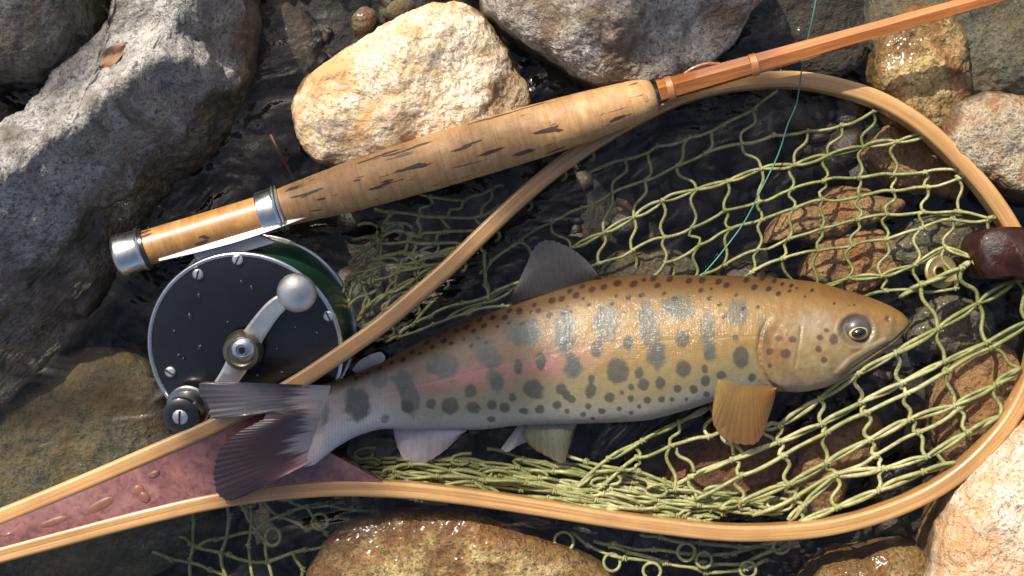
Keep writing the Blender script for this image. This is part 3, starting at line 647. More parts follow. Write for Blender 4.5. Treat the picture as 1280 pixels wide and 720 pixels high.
rod = thing('fly_rod', 'split bamboo fly rod with a cork grip lying across the hoop', 'fishing rod', A0)
def part_lathe(name, mat, prof, seg=64, parent=rod, o=None, d=None, **kw):
    mb = MB(); mb.lathe(A0 if o is None else o, ax if d is None else d, prof, seg, **kw); return mb.build(name, mat, parent, True, 35)
mm = S*(D-RZ)/D
cap = part_lathe('butt_cap', M['silver'], [(-.0002, 0), (-.0002, 23*mm), (.0006, 26.5*mm), (.0014, 27.3*mm), (along(176), 25*mm), (along(178), 24*mm)])
part_lathe('cap_bead', M['silver'], [(along(175), 24*mm), (along(175.5), 27*mm), (along(178), 28*mm), (along(180), 27*mm), (along(180.5), 22*mm)], parent=rod)
part_lathe('cap_bead', M['blackthread'], [(along(180), 22*mm), (along(180.5), 26*mm), (along(184), 26*mm), (along(184.5), 22*mm)])
m = Mat('varnished cork seat'); v = m.coord('Object', (1, 1, 1), (0, 0, -math.atan2(ax[1], ax[0]))); mp2 = m.n('ShaderNodeMapping'); mp2.inputs['Scale'].default_value = (.18, 1, 1); m.l(v, mp2.inputs[0]); mp3 = m.n('ShaderNodeMapping'); mp3.inputs['Scale'].default_value = (1, .1, .1); m.l(v, mp3.inputs[0])
bands = m.noise(mp3.outputs[0], 800, 4, .7); pit = m.noise(mp2.outputs[0], 330, 3, .5, .3)
c = m.ramp(m.noise(v, 140, 6, .6), [(.3, (.24, .11, .03)), (.5, (.34, .175, .052)), (.7, (.43, .24, .08))])
c = m.mix(m.ramp(bands, [(.38, .6), (.55, 0.0)]), c, (.24, .1, .025)); c = m.mix(m.ramp(pit, [(.62, 0.0), (.635, .9)]), c, (.04, .018, .01))
M['seat'] = m.set(col=c, rough=.45, coat=.2, coatr=.2, nor=m.bump(pit, -.2, .001))
part_lathe('reel_seat', M['seat'], [(along(183), 18*mm), (along(183.5), 22.2*mm), (along(260), 22*mm), (along(352), 22.5*mm), (along(353), 16*mm)], 72)
# sliding ring with its two beads
part_lathe('sliding_band', M['silver'], [(along(325), 22*mm), (along(325), 26*mm), (along(327), 27*mm), (along(345), 27.5*mm), (along(345.5), 24*mm)])
part_lathe('sliding_bead', M['silver'], [(along(344.5), 24*mm), (along(345), 29*mm), (along(347), 30*mm), (along(349), 29*mm), (along(349.2), 24*mm)])
part_lathe('sliding_bead', M['silver'], [(along(349.4), 24*mm), (along(350), 28.5*mm), (along(351.5), 29.5*mm), (along(353), 28.5*mm), (along(353.5), 23*mm)])
gx = [352, 380, 430, 500, 560, 620, 680, 730, 775, 800, 812, 818, 820]
gr = [24, 26.5, 30.5, 33.5, 34.5, 34.5, 33.5, 31.5, 28.5, 26, 23, 18, 12]
nring = 14; edges = np.linspace(353, 820, nring+1)
for i in range(nring):
    e0, e1 = edges[i], edges[i+1]; xs = np.linspace(e0+.08, e1-.08, 8 if i < nring-1 else 16)
    rr = ci(xs, gx, gr)*rnd.uniform(.992, 1.008)
    prof = [(along(xs[0]), 8*mm), (along(xs[0]), (rr[0]-.25)*mm)]+[(along(x), r*mm) for x, r in zip(xs[1:-1], rr[1:-1])]+[(along(xs[-1]), (rr[-1]-.25)*mm), (along(xs[-1]), 8*mm)]
    part_lathe('cork_ring', M['cork'], prof, 72)
part_lathe('winding_check', M['blackthread'], [(along(816), 6*mm), (along(816), 13*mm), (along(820), 13.5*mm), (along(824), 12*mm), (along(830), 11.5*mm), (along(831), 6*mm)])
B0 = P(823, 114.5, RZ+.0005); B1 = P(1400, -48, .030); bd = (B1-B0)/np.linalg.norm(B1-B0); BL = np.linalg.norm(B1-B0)
mb = MB(); mb.lathe(B0, bd, [(0, 15*mm), (BL*.5, 11*mm), (BL, 8*mm)], 6, phase=math.pi/6-.12); bl = mb.build('bamboo_blank', M['bamboo'], rod, False)
for px0, px1 in ((832, 842), (936, 946)):
    t0, t1 = (px0-823)*mm/bd[0], (px1-823)*mm/bd[0]; r0 = 15.2-(px0-823)*.0135
    part_lathe('thread_wrap', M['wrap'], [(t0, r0*.9*mm), (t0+.0003, (r0+.6)*mm), (t1-.0003, (r0+.5)*mm), (t1, r0*.9*mm)], 24, o=B0, d=bd)
# hook keeper: a small wire bow on the blank
for k in (0.0,):
    a = B0+bd*((880-823)*mm/bd[0]); up = np.array((-bd[1], bd[0], .35)); up /= np.linalg.norm(up)
    mb = MB(); mb.tube(catmull([a-bd*.006+up*.0034, a-bd*.003+up*.0044, a+up*.0047, a+bd*.003+up*.0044, a+bd*.006+up*.0033], 20), .00055, 8); mb.build('hook_keeper', M['wrap'], rod)

# ------------------------------------------------------------------ fly reel
perp = np.array((-ax[1], ax[0], 0.0)); tilt = math.radians(13)
rn = np.array((0, 0, 1.0))*math.cos(tilt)-perp*math.sin(tilt)-ax*math.sin(math.radians(8)); rn /= np.linalg.norm(rn)          # face normal
rx_ = ax-rn*np.dot(ax, rn); rx_ /= np.linalg.norm(rx_)
ry = np.cross(rn, rx_)                                                   # towards the rod, in the face plane
def on_plane(px, py, o, n):
    c = np.array((0, 0, D)); d = P(px, py, 0)-c; t = np.dot(o-c, n)/np.dot(d, n); return c+d*t
FZ = .016
HUB = P(306, 436, FZ)
def RP(px, py, h=0.0): return on_plane(px, py, HUB+rn*h, rn)
rk = S*(D-FZ)/D
RR = 123*rk; WD = .028
M['black'] = plain('black anodised plate', (.010, .010, .012), .28, 0, .35, .3, 300, .25)
M['green'] = plain('dark green enamel', (.012, .06, .032), .3, 0, .5, .25, 250, .12)
M['footmetal'] = plain('bright cast foot', (.42, .42, .42), .5, .3, 0, .15, 400, .2)
M['brassgrey'] = plain('tarnished brass', (.27, .25, .17), .35, .9, 0, .25, 500, .2)
M['rubber'] = plain('black handle resin', (.012, .011, .012), .3, 0, .6, .2, 300, .1)
reel = thing('fly_reel', 'black faced fly reel with crank handle clamped under the cork reel seat', 'fishing reel', HUB-rn*WD)
def rl(name, mat, prof, at, seg=48, parent=reel):
    mb = MB(); mb.lathe(at, rn, prof, seg); return mb.build(name, mat, parent, True, 35)
rl('frame', M['green'], [(-WD+.001, 0), (-WD+.001, RR*.99), (-.0016, RR*.985), (-.0016, 0)], HUB, 96)
rl('back_rim', M['silver'], [(-WD, 0), (-WD, RR), (-WD+.0006, RR*1.012), (-WD+.0022, RR*1.012), (-WD+.0026, RR*.99), (-WD+.0026, 0)], HUB, 96)
mb = MB(); mb.ring(HUB-rn*.0006, rn, RR*.985, .0009, 110, 10); mb.build('front_rim', M['silver'], reel)
plate = rl('face_plate', M['black'], [(-.0018, 0), (-.0018, RR*.975), (-.0004, RR*.975), (-.0003, RR*.95), (-.0004, 0)], HUB, 96)
for px, py in ((297, 324.5), (247.5, 343), (411, 395), (213, 465)):
    p = RP(px, py); sc = rl('screw', M['dullsilver'], [(-.0006, 0), (-.0006, 7*rk), (.0003, 6.8*rk), (.0008, 5*rk), (.0009, 0)], p, 24)
    a = rnd.uniform(.6, 2.4); d = rx_*math.cos(a)+ry*math.sin(a); e = np.cross(rn, d)
    mb = MB(); q = np.array([p+rn*h+d*i*6.2*rk+e*j*.9*rk for h in (.0004, .00098) for i, j in ((-1, -1), (1, -1), (1, 1), (-1, 1))])
    mb.add(q, [(0, 1, 2, 3), (4, 5, 6, 7), (0, 1, 5, 4), (1, 2, 6, 5), (2, 3, 7, 6), (3, 0, 4, 7)]); mb.build('slot', M['black'], sc, False)
# crank arm
mb = MB()
path = catmull([RP(368, 368, .003), RP(345, 383, .0032), RP(326, 406, .003), RP(308, 434, .0026), RP(291, 465, .0025), RP(270, 492, .0025), RP(238, 512, .0025)], 50)
wv = ci(np.linspace(0, 1, 50), [0, .15, .35, .5, .7, 1], [8, 11, 13, 15, 12.5, 11])*rk
T = np.gradient(path, axis=0); T /= np.linalg.norm(T, axis=1)[:, None]; side = np.cross(rn, T)
V = []
for i in range(50):
    for a, h in ((-1, 0), (1, 0), (1, .0009), (.75, .0014), (-.75, .0014), (-1, .0009)): V.append(path[i]+side[i]*wv[i]*a+rn*(h-.0005))
mb.add(V, [(i*6+j, i*6+(j+1) % 6, (i+1)*6+(j+1) % 6, (i+1)*6+j) for i in range(49) for j in range(6)]+[tuple(range(6))[::-1], tuple(49*6+j for j in range(6))])
arm = mb.build('crank_arm', M['dullsilver'], reel, True, 30)
rl('hub_collar', M['brassgrey'], [(-.0005, 0), (-.0005, 25*rk), (.0034, 24*rk), (.0048, 22*rk), (.0050, 17*rk), (.0046, 15*rk), (.0046, 0)], RP(305, 436, .002), 56)
hubn = rl('hub_nut', M['silver'], [(0, 0), (0, 16*rk), (.0012, 15*rk), (.0022, 11*rk), (.0024, 7.5*rk), (.0018, 6*rk), (.0018, 0)], RP(304, 436, .0065), 48)
rl('bore', M['black'], [(.0012, 0), (.0012, 5*rk), (.0021, 4.4*rk), (.0021, 0)], RP(304, 436, .0065), 24, hubn)
# counterweight ball
mb = MB(); U, F = ico(5); bc = RP(371, 366, .0062); mb.add(bc+np.outer(U[:, 0], rx_)*24.5*rk+np.outer(U[:, 1], ry)*24.5*rk+np.outer(U[:, 2], rn)*17*rk, F); mb.build('counterweight', M['dullsilver'], reel, True, None)
# handle knob
kb = RP(236, 508, .003)
rl('handle_flange', M['silver'], [(-.0004, 0), (-.0004, 27*rk), (.0006, 28*rk), (.0012, 26*rk), (.0012, 0)], kb, 48)
kn = rl('handle_knob', M['rubber'], [(.001, 0), (.001, 22*rk), (.0035, 19.5*rk), (.006, 20*rk), (.0085, 23.5*rk), (.0100, 23*rk), (.0108, 19*rk), (.0110, 12*rk), (.0106, 0)], kb, 56)
sc = rl('knob_screw', M['dullsilver'], [(.0102, 0), (.0102, 10*rk), (.0110, 9.5*rk), (.0116, 6*rk), (.0117, 0)], kb, 28, kn)
d = rx_*.35+ry*.93; e = np.cross(rn, d); mb = MB()
q = np.array([kb+rn*h+d*i*8.5*rk+e*j*1.2*rk for h in (.0112, .0119) for i, j in ((-1, -1), (1, -1), (1, 1), (-1, 1))])
mb.add(q, [(0, 1, 2, 3), (4, 5, 6, 7), (0, 1, 5, 4), (1, 2, 6, 5), (2, 3, 7, 6), (3, 0, 4, 7)]); mb.build('knob_slot', M['black'], kn, False)
# reel foot: a tapered bar along the underside of the seat, and the web down to the frame
def rodpt(px, off, z): return A0+ax*along(px)+perp*off*mm+np.array((0, 0, z-RZ))
mb = MB(); n = 40; V = []
for i in range(n):
    px = 196+(384-196)*i/(n-1); t = abs(i/(n-1)-.5)*2; wd = 3+6*(1-t**1.6); th = .0007+.0016*(1-t)
    for a, h in ((0, -1), (0, 1), (-wd, 1), (-wd, -1)): V.append(rodpt(px, -20.5+a*.9+2, RZ+.0030+h*th-(a*.00008)))
mb.add(V, [(i*4+j, i*4+(j+1) % 4, (i+1)*4+(j+1) % 4, (i+1)*4+j) for i in range(n-1) for j in range(4)]+[(0, 1, 2, 3), tuple((n-1)*4+j for j in range(4))])
mb.build('foot', M['footmetal'], reel, True, 30)
mb = MB()
q = [rodpt(235, -24, 0)[:2], rodpt(318, -24, 0)[:2], rodpt(335, -40, 0)[:2], rodpt(238, -40, 0)[:2]]
mb.prism(np.array(q), RZ-.006, RZ+.0012, .0006); mb.build('foot_web', M['footmetal'], reel, True, 30)
# beads of water on the face plate
M['bead'] = Mat('clear water bead').set(col=(.03, .03, .035), rough=.03, coat=1.0, coatr=.02, spec=.8)
for k in range(26):
    a = rnd.uniform(0, 6.28); r0 = RR*.85*math.sqrt(rnd.random()); p = HUB+rx_*math.cos(a)*r0+ry*math.sin(a)*r0
    if np.dot(p-HUB, ry) < -.35*RR or np.linalg.norm(p-HUB) < .3*RR or np.linalg.norm(p-bc) < .011: continue
    U, F = ico(2); sx_, sy_ = rnd.uniform(1.5, 5)*rk, rnd.uniform(1.2, 3)*rk; b = rnd.uniform(0, 3)
    q = p+np.outer(U[:, 0], rx_*math.cos(b)+ry*math.sin(b))*sx_+np.outer(U[:, 1], -rx_*math.sin(b)+ry*math.cos(b))*sy_+np.outer(U[:, 2], rn)*.0005-rn*.0002
    mb = MB(); mb.add(q, F); mb.build('water_bead', M['bead'], plate, True, None)

# ------------------------------------------------------------------ the trout
TOP = np.array([(380, 484), (404, 480), (443, 468), (480, 451), (516, 433), (572, 406), (619, 388), (659, 374), (709, 357), (751, 347), (800, 344), (860, 344), (911, 345), (960, 347), (1015, 352), (1054, 362), (1093, 374), (1124, 389), (1134, 398), (1137, 404)], float)
BOT = np.array([(380, 584), (392, 581), (402, 574), (424, 557), (452, 543), (482, 536), (540, 537), (592, 537), (657, 531), (737, 529), (800, 526), (856, 513), (892, 502), (930, 494), (974, 489), (996, 490), (1027, 485), (1052, 474), (1071, 463), (1093, 449), (1116, 431), (1131, 414), (1137, 404)], float)
TH = np.array([(380, .8), (390, 3), (405, 8), (430, 14), (500, 24), (600, 36), (700, 44), (800, 48), (900, 49), (960, 48), (1020, 44), (1060, 37), (1100, 25), (1125, 12), (1134, 5), (1137, .5)], float)
CZ = np.array([(380, .0226), (400, .0213), (420, .0180), (480, .0075), (560, .0005), (700, .0000), (850, .0030), (1000, .0065), (1137, .0085)], float)
ROLL = .16
def ss(a, b, x): t = np.clip((x-a)/(b-a), 0, 1); return t*t*(3-2*t)
def gauss(x, y, cx, cy, rx, ry_): return np.exp(-(((x-cx)/rx)**2+((y-cy)/ry_)**2))
def seg_d(x, y, pts):
    """distance to a polyline and parameter along it"""
    best = np.full(x.shape, 1e9)
    for (ax_, ay), (bx, by) in zip(pts[:-1], pts[1:]):
        t = np.clip(((x-ax_)*(bx-ax_)+(y-ay)*(by-ay))/((bx-ax_)**2+(by-ay)**2), 0, 1)
        best = np.minimum(best, np.hypot(x-ax_-t*(bx-ax_), y-ay-t*(by-ay)))
    return best
NU, NV = 680, 260
tt = np.linspace(0, 1, NU); ux = 380+757*(1-(1-tt)**1.25*(1)) if False else 380+757*(.5-.5*np.cos(np.pi*(tt*.82+.18)) - (.5-.5*math.cos(np.pi*.18)))/(1-(.5-.5*math.cos(np.pi*.18)))
top = ci(ux, TOP[:, 0], TOP[:, 1]); bot = ci(ux, BOT[:, 0], BOT[:, 1]); cy = (top+bot)/2; hh_ = (bot-top)/2+.15
tz = ci(ux, TH[:, 0], TH[:, 1])*S; cz = ci(ux, CZ[:, 0], CZ[:, 1])
ph = np.linspace(0, 2*np.pi, NV, endpoint=False)
yo = np.cos(ph)[None, :]*hh_[:, None]; so_ = np.sin(ph)[None, :]
zo = np.sign(so_)*np.abs(so_)**.88*tz[:, None]*np.where(so_ > 0, 1.0, .8)
X = np.repeat(ux[:, None], NV, 1); Y = cy[:, None]-yo; Z = cz[:, None]+zo-ROLL*yo*S
base_z = cz[:, None]-ROLL*yo*S
K = S*(D-base_z)/D
V = np.stack([(X-640)*K, (360-Y)*K, Z], -1)
fx, fy = PX(V)                                   # where each skin point sits in the lateral view
upside = so_*np.ones_like(fx) > 0
# relief of the head
rel = np.zeros_like(fx)
GILL = [(962, 398), (953, 415), (949, 438), (952, 458), (962, 476), (980, 487)]
d = seg_d(fx, fy, GILL); sgn = np.where(fx > np.interp(fy, [p[1] for p in GILL], [p[0] for p in GILL]), 1, -1)
rel += (.0008*ss(14, 0, d)*(sgn > 0)-.0006*ss(6, 0, d)*(sgn < 0))*ss(392, 425, fy)
rel -= .00022*ss(3.2, 0, seg_d(fx, fy, [(1001, 408), (1000, 425), (996, 440), (994, 458)]))
rel += .0004*gauss(fx, fy, 978, 442, 16, 26)
MAX = [(1106, 426), (1085, 437), (1064, 450), (1048, 466)]
rel += .0005*ss(6, 1, seg_d(fx, fy, MAX))
MOUTH = [(1137, 407), (1118, 425), (1094, 441), (1070, 457), (1050, 471)]
rel -= .0005*ss(2.2, 0, seg_d(fx, fy, MOUTH))
rel -= .0012*ss(24, 13, np.hypot((fx-1071)/1.1, fy-413))*1.0
rel += .0003*ss(6, 0, np.abs(np.hypot((fx-1071)/1.08, fy-413)-21))
rel -= .0010*gauss(fx, fy, 1110, 399, 3.2, 4.2)-.0004*gauss(fx, fy, 1110, 399, 7, 8)
rel -= .00007*ss(2.0, 0, np.abs(fy-np.interp(fx, [430, 600, 760, 960], [505, 462, 428, 420])))*(fx < 950)
nz = np.array([mn.fractal(Vector((a*.03, b*.03, 1.7)), 1.0, 2.0, 4) for a, b in zip(fx.ravel(), fy.ravel())]).reshape(fx.shape)
rel += .00012*nz+.00010*np.array([mn.fractal(Vector((a*.12, b*.12, 8.7)), .9, 2.0, 3) for a, b in zip(fx.ravel(), fy.ravel())]).reshape(fx.shape)*ss(940, 970, fx)
V[..., 2] += np.where(upside, rel, 0)*np.clip(so_*2.2, 0, 1)
# colouring of the skin
vv = np.clip((Y-top[:, None])/(bot-top)[:, None], 0, 1)
sv = (1-np.cos(np.clip(ph, 0, None)))/2                                    # 0 back .. 1 belly
right = ss(560, 780, fx)[..., None]  # skin hue also carries the sunlit golden right and dull shaded left
def c3(*a): return np.array(a)[None, None, :]
def blend(a, b, w): return a*(1-w)+b*w
back = blend(c3(.115, .066, .03), c3(.13, .062, .015), right); side = blend(c3(.24, .175, .105), c3(.29, .17, .042), right); low = blend(c3(.27, .28, .19), c3(.26, .21, .10), right); belly = blend(c3(.42, .43, .41), c3(.36, .345, .30), right)
w = vv[..., None]
col = blend(back, side, ss(.03, .26, w)); col = blend(col, low, ss(.48, .78, w)); col = blend(col, belly, ss(.76, 1.0, w))
tailw = ss(560, 440, fx)[..., None]; col = blend(col, blend(c3(.33, .27, .26), c3(.56, .55, .56), ss(.25, .85, w)), tailw*.85*ss(.1, .25, w))
lat = np.interp(fx, [400, 520, 600, 720, 800, 960], [515, 478, 466, 446, 436, 428])
pink = np.exp(-((fy-lat)/15)**2)*ss(470, 560, fx)*ss(800, 690, fx)*(.75+.5*nz)
col = blend(col, c3(.42, .20, .20), np.clip(pink, 0, 1)[..., None]*.62)
for a, b, r1, r2, k in ((592, 470, 20, 12, .5), (690, 460, 16, 16, .4), (370, 545, 20, 14, .3)): col = blend(col, c3(.5, .2, .22), (gauss(fx, fy, a, b, r1, r2)*k)[..., None])
col = blend(col, c3(.34, .20, .05), (np.clip(nz, 0, 1)*.5*ss(.1, .3, vv)*ss(.8, .5, vv))[..., None]*right)
# head tones
head = ss(948, 962, fx+.25*(fy-430))[..., None]
hc = blend(c3(.19, .09, .02), c3(.30, .165, .042), ss(.05, .25, w)); hc = blend(hc, c3(.34, .25, .105), ss(.3, .55, w)); hc = blend(hc, c3(.40, .31, .22), ss(.8, 1.0, w))
hc = blend(hc, c3(.30, .16, .04), (ss(1060, 1120, fx)*ss(.75, .4, vv))[..., None]*.8)
hc = blend(hc, c3(.28, .13, .035), (gauss(fx, fy, 970, 432, 22, 32)*.9)[..., None])
hc = blend(hc, c3(.42, .35, .23), (gauss(fx, fy, 1018, 405, 30, 14)*.7)[..., None])  # pearly sheen painted on the upper gill cover
hc = blend(hc, c3(.36, .27, .17), (ss(7, 1, seg_d(fx, fy, MAX))*.7)[..., None])
hc = blend(hc, c3(.25, .17, .08), (ss(12, 2, seg_d(fx, fy, [(1055, 470), (1080, 452), (1105, 436)]))*.55)[..., None])
nz2 = np.array([mn.fractal(Vector((a*.085, b*.085, 4.7)), .8, 2.1, 5) for a, b in zip(fx.ravel(), fy.ravel())]).reshape(fx.shape)
hc = blend(hc, c3(.24, .13, .055), (np.clip(-nz2, 0, 1)*.55)[..., None]); hc = blend(hc, c3(.46, .36, .2), (np.clip(nz2-.1, 0, 1)*.6*ss(.15, .4, vv))[..., None])
hc = blend(hc, c3(.12, .07, .05), (ss(1.8, .3, seg_d(fx, fy, MOUTH))*.5)[..., None])
hc = blend(hc, c3(.2, .1, .05), (ss(2.0, .4, seg_d(fx, fy, [(1001, 408), (1000, 425), (996, 440), (994, 458)]))*.35)[..., None])
hc = blend(hc, c3(.07, .05, .05), (gauss(fx, fy, 1111, 400, 2.4, 3.4)*.85)[..., None])
hc = blend(hc, c3(.13, .10, .085), (ss(8, 1, np.abs(np.hypot((fx-1071)/1.1, fy-412)-17))*.6)[..., None])  # shading around the eye, painted as a dark ring
col = blend(col, hc, head)
col = blend(col, c3(.33, .14, .04), (ss(4, .5, seg_d(fx, fy, GILL))*.5*ss(395, 425, fy))[..., None])
# parr marks and spots: x, y, rx, ry, strength
PARR = [(395, 521, 15, 20, .8), (447, 505, 15, 21, .8), (474, 475, 9, 9, .45), (504, 476, 13, 14, .7), (513, 500, 12, 19, .65), (482, 523, 7, 6, .6), (555, 458, 18, 17, .85), (602, 429, 15, 14, .7), (613, 448, 13, 17, .75), (619, 474, 11, 14, .8),
        (654, 415, 22, 18, .8), (706, 418, 13, 30, .8), (715, 457, 12, 16, .85), (760, 402, 16, 24, .72), (810, 402, 12, 26, .7), (819, 441, 11, 20, .8), (839, 383, 14, 12, .6), (853, 384, 16, 16, .6), (885, 412, 10, 22, .65), (921, 390, 14, 17, .6), (888, 438, 9, 13, .8), (953, 413, 8, 15, .35)]
SPOT = [(588, 489, 7, 8.5), (563, 507, 11, 10), (592, 510, 8.5, 7), (539, 505, 6, 6.5), (508, 508, 8, 8), (615, 506, 5.5, 5), (631, 509, 6.5, 6), (640, 497, 5, 5.5), (667, 486, 12.5, 12), (655, 514, 6, 4), (675, 512, 5.5, 5), (648, 458, 6, 9), (676, 452, 7, 11), (615, 524, 5, 3.5),
        (747, 437, 8, 9.5), (786, 429, 7, 9.5), (771, 463, 12.5, 15.5), (702, 486, 6.5, 7), (708, 493, 5, 6), (714, 499, 6, 5.5), (739, 474, 5, 6), (738, 488, 6.5, 9.5), (762, 497, 6.5, 6), (799, 466, 5.5, 7), (804, 481, 6.5, 7.5), (826, 479, 6.5, 8.5), (789, 484, 3.5, 4.5), (788, 498, 4.5, 5), (809, 500, 4.5, 4.5), (827, 499, 4.2, 4),
        (777, 491, 2.5, 3), (696, 506, 5, 5), (709, 514, 3.8, 3.6), (735, 508, 3.8, 3.5), (729, 518, 4.2, 3.4), (752, 514, 4.5, 3.5), (774, 511, 3.2, 3.2), (799, 508, 2.6, 2.6), (741, 523, 3, 2.5), (789, 516, 3, 2.5), (853, 423, 9, 10.5), (926, 447, 10.5, 13), (854, 461, 10.5, 11), (881, 461, 4, 5.5), (882, 476, 5.8, 6.5), (901, 469, 6.5, 5), (847, 486, 5.2, 5.2), (867, 487, 5, 5.2),
        (840, 499, 2.8, 3), (858, 499, 2.6, 2.6), (883, 493, 3.5, 3.5), (940, 472, 4.5, 5), (919, 422, 4, 5)]
gcol = blend(c3(.085, .09, .07), c3(.065, .062, .045), right)
edge = nz*.22+nz2*.34
for x, y, r1, r2, k in PARR:
    dd = np.sqrt(((fx-x)/r1)**2+((fy-y)/r2)**2)+edge; col = blend(col, blend(c3(.10, .117, .105), c3(.085, .09, .066), right), (ss(1.25, .7, dd)*min(1, k*1.2))[..., None])
for x, y, r1, r2 in SPOT:
    dd = np.sqrt(((fx-x)/r1)**2+((fy-y)/r2)**2)+edge*.7; col = blend(col, gcol, (ss(1.18, .82, dd)*.86)[..., None])
for x, y, r1, r2 in ((962, 439, 4, 4), (982, 442, 7, 6), (962, 457, 3, 3), (973, 423, 5, 4), (991, 424, 5, 4.5), (1025, 422, 4.5, 3.4), (1033, 413, 3.4, 3), (1042, 424, 6, 6.5), (1023, 436, 4, 4.2), (1030, 450, 4.2, 4.2)):
    dd = np.sqrt(((fx-x)/r1)**2+((fy-y)/r2)**2)+edge*.5; col = blend(col, c3(.10, .052, .035), (ss(1.2, .75, dd)*.85)[..., None])
BACK = [(650, 390, 4), (663, 390, 2.6), (673, 389, 3.8), (687, 394, 4), (653, 404, 3.2), (690, 376, 5), (702, 374, 4.6), (720, 369, 4.8), (729, 373, 2.2), (740, 362, 4.6), (755, 359, 4.4), (772, 354, 4.8), (792, 355, 4.8), (822, 357, 4.2), (786, 372, 3.4), (802, 369, 3.6), (830, 367, 2.8), (770, 370, 2.2), (736, 381, 3), (765, 380, 2.8), (751, 386, 2.4),
        (714, 390, 2.4), (705, 392, 2.4), (780, 390, 2), (709, 383, 1.8), (817, 348, 4.4), (837, 349, 4.4), (861, 351, 4.4), (878, 350, 4), (898, 352, 4), (908, 357, 4.2), (843, 373, 2.8), (876, 363, 3.4), (889, 361, 2.2), (887, 373, 3.2), (899, 381, 3.4), (905, 396, 2.6), (920, 369, 2.8), (929, 386, 2.8), (933, 350, 4), (943, 359, 4.2), (961, 361, 3.6), (973, 367, 3.2), (987, 364, 2.4),
        (947, 384, 2), (862, 371, 1.8), (953, 348, 3.4), (968, 351, 3), (978, 355, 2.8), (989, 357, 2.6), (996, 360, 1.8), (1015, 363, 2.2), (1006, 371, 1.8), (1043, 379, 1.8), (1068, 381, 1.4), (1061, 382, 1.3), (555, 426, 3.6), (564, 429, 3), (570, 414, 3.6), (583, 409, 3.8), (592, 414, 3.4), (589, 432, 3), (598, 423, 2.6), (608, 428, 3), (605, 407, 3.6), (616, 397, 4.2), (631, 397, 4), (637, 388, 3.4), (649, 388, 4),
        (533, 428, 3.4), (515, 440, 3.2), (504, 450, 3.4), (490, 453, 3.2), (557, 413, 3.4), (599, 400, 3.6), (475, 460, 3.2), (445, 473, 2.8), (460, 466, 2.4), (540, 434, 2.8), (525, 442, 2.4), (622, 408, 2.6), (668, 381, 3.4), (805, 350, 3), (728, 358, 3.6), (712, 364, 3.8), (548, 420, 2.6), (580, 424, 2.2), (636, 404, 2.4)]
for x, y, r in BACK:
    ca, sa = math.cos(.6), math.sin(.6); dx, dy = (fx-x), (fy-y); e1 = (dx*ca-dy*sa)/(r*1.18); e2 = (dx*sa+dy*ca)/(r*.85)
    dd = np.sqrt(e1**2+e2**2)+edge*.6; col = blend(col, c3(.03, .012, .009), (ss(1.15, .75, dd)*.95)[..., None])
col = blend(col, c3(.40, .34, .345), (ss(414, 386, fx+12*nz)*.8)[..., None]); col = col*c3(.56, .565, .60); colr = np.clip(col, 0, 1)
trout = thing('trout', 'spotted golden trout lying on its side in the net', 'fish', P(640, 470, -.0125))
nV = NU*NV; verts = V.reshape(-1, 3); i = np.arange(NU-1)[:, None]*NV; j = np.arange(NV)[None, :]
F = np.stack([i+j, i+(j+1) % NV, i+NV+(j+1) % NV, i+NV+j], -1).reshape(-1, 4).tolist()
F += [list(range(NV))[::-1], [(NU-1)*NV+k for k in range(NV)]]
me = bpy.data.meshes.new('body'); me.from_pydata((verts-np.array(trout.location)).tolist(), [], F)
bm = bmesh.new(); bm.from_mesh(me); bmesh.ops.recalc_face_normals(bm, faces=bm.faces); bm.to_mesh(me); bm.free()
me.polygons.foreach_set('use_smooth', [True]*len(me.polygons))
ca = me.attributes.new('skin', 'FLOAT_COLOR', 'POINT'); ca.data.foreach_set('color', np.c_[colr.reshape(-1, 3), np.ones(nV)].ravel())
hd = me.attributes.new('scales', 'FLOAT', 'POINT'); hd.data.foreach_set('value', ((1-head[..., 0])*(.2+.8*tailw[..., 0])).ravel())
arc = np.cumsum(np.hypot(np.diff(Y, axis=1, prepend=Y[:, :1]), np.diff(Z/S, axis=1, prepend=Z[:, :1]/S)), axis=1)
arc = np.where(so_ > 0, arc, arc); uvv = np.stack([X, arc-arc[:, NV//4][:, None], np.zeros_like(X)], -1)
ua = me.attributes.new('scale_uv', 'FLOAT_VECTOR', 'POINT'); ua.data.foreach_set('vector', uvv.ravel())
m = Mat('trout skin')
a1 = m.n('ShaderNodeAttribute'); a1.attribute_name = 'skin'; a2 = m.n('ShaderNodeAttribute'); a2.attribute_name = 'scale_uv'; a3 = m.n('ShaderNodeAttribute'); a3.attribute_name = 'scales'
sx = m.n('ShaderNodeSeparateXYZ'); m.l(a2.outputs['Vector'], sx.inputs[0])
p1 = m.math('MULTIPLY', m.math('ADD', sx.outputs[0], m.math('MULTIPLY', sx.outputs[1], 1.15)), .80); p2 = m.math('MULTIPLY', m.math('SUBTRACT', sx.outputs[0], m.math('MULTIPLY', sx.outputs[1], 1.15)), .80)
sc_ = m.math('MULTIPLY', m.math('SINE', p1), m.math('SINE', p2)); scm = m.math('MULTIPLY', sc_, a3.outputs['Fac'])
v = m.coord('Object'); fn = m.noise(v, 900, 4, .6)
c = m.mix(m.math('MULTIPLY', m.ramp(scm, [(.0, 1.0), (.5, 0.0)]), .0), a1.outputs['Color'], (.1, .08, .05))
c = m.mix(m.math('MULTIPLY', m.math('ADD', scm, 0.0, True), .5), c, m.mix(1.0, c, (1.5, 1.5, 1.45), 'MULTIPLY'))
c = m.mix(m.ramp(fn, [(.3, .35), (.5, 0.0)]), c, m.mix(1.0, c, (.6, .58, .52), 'MULTIPLY'))
nor = m.bump(scm, .18, .0002, m.bump(m.noise(v, 260, 4, .6), .25, .0009))
cn = m.bump(m.noise(v, 420, 4, .65), .5, .0009, m.bump(scm, .15, .0002))
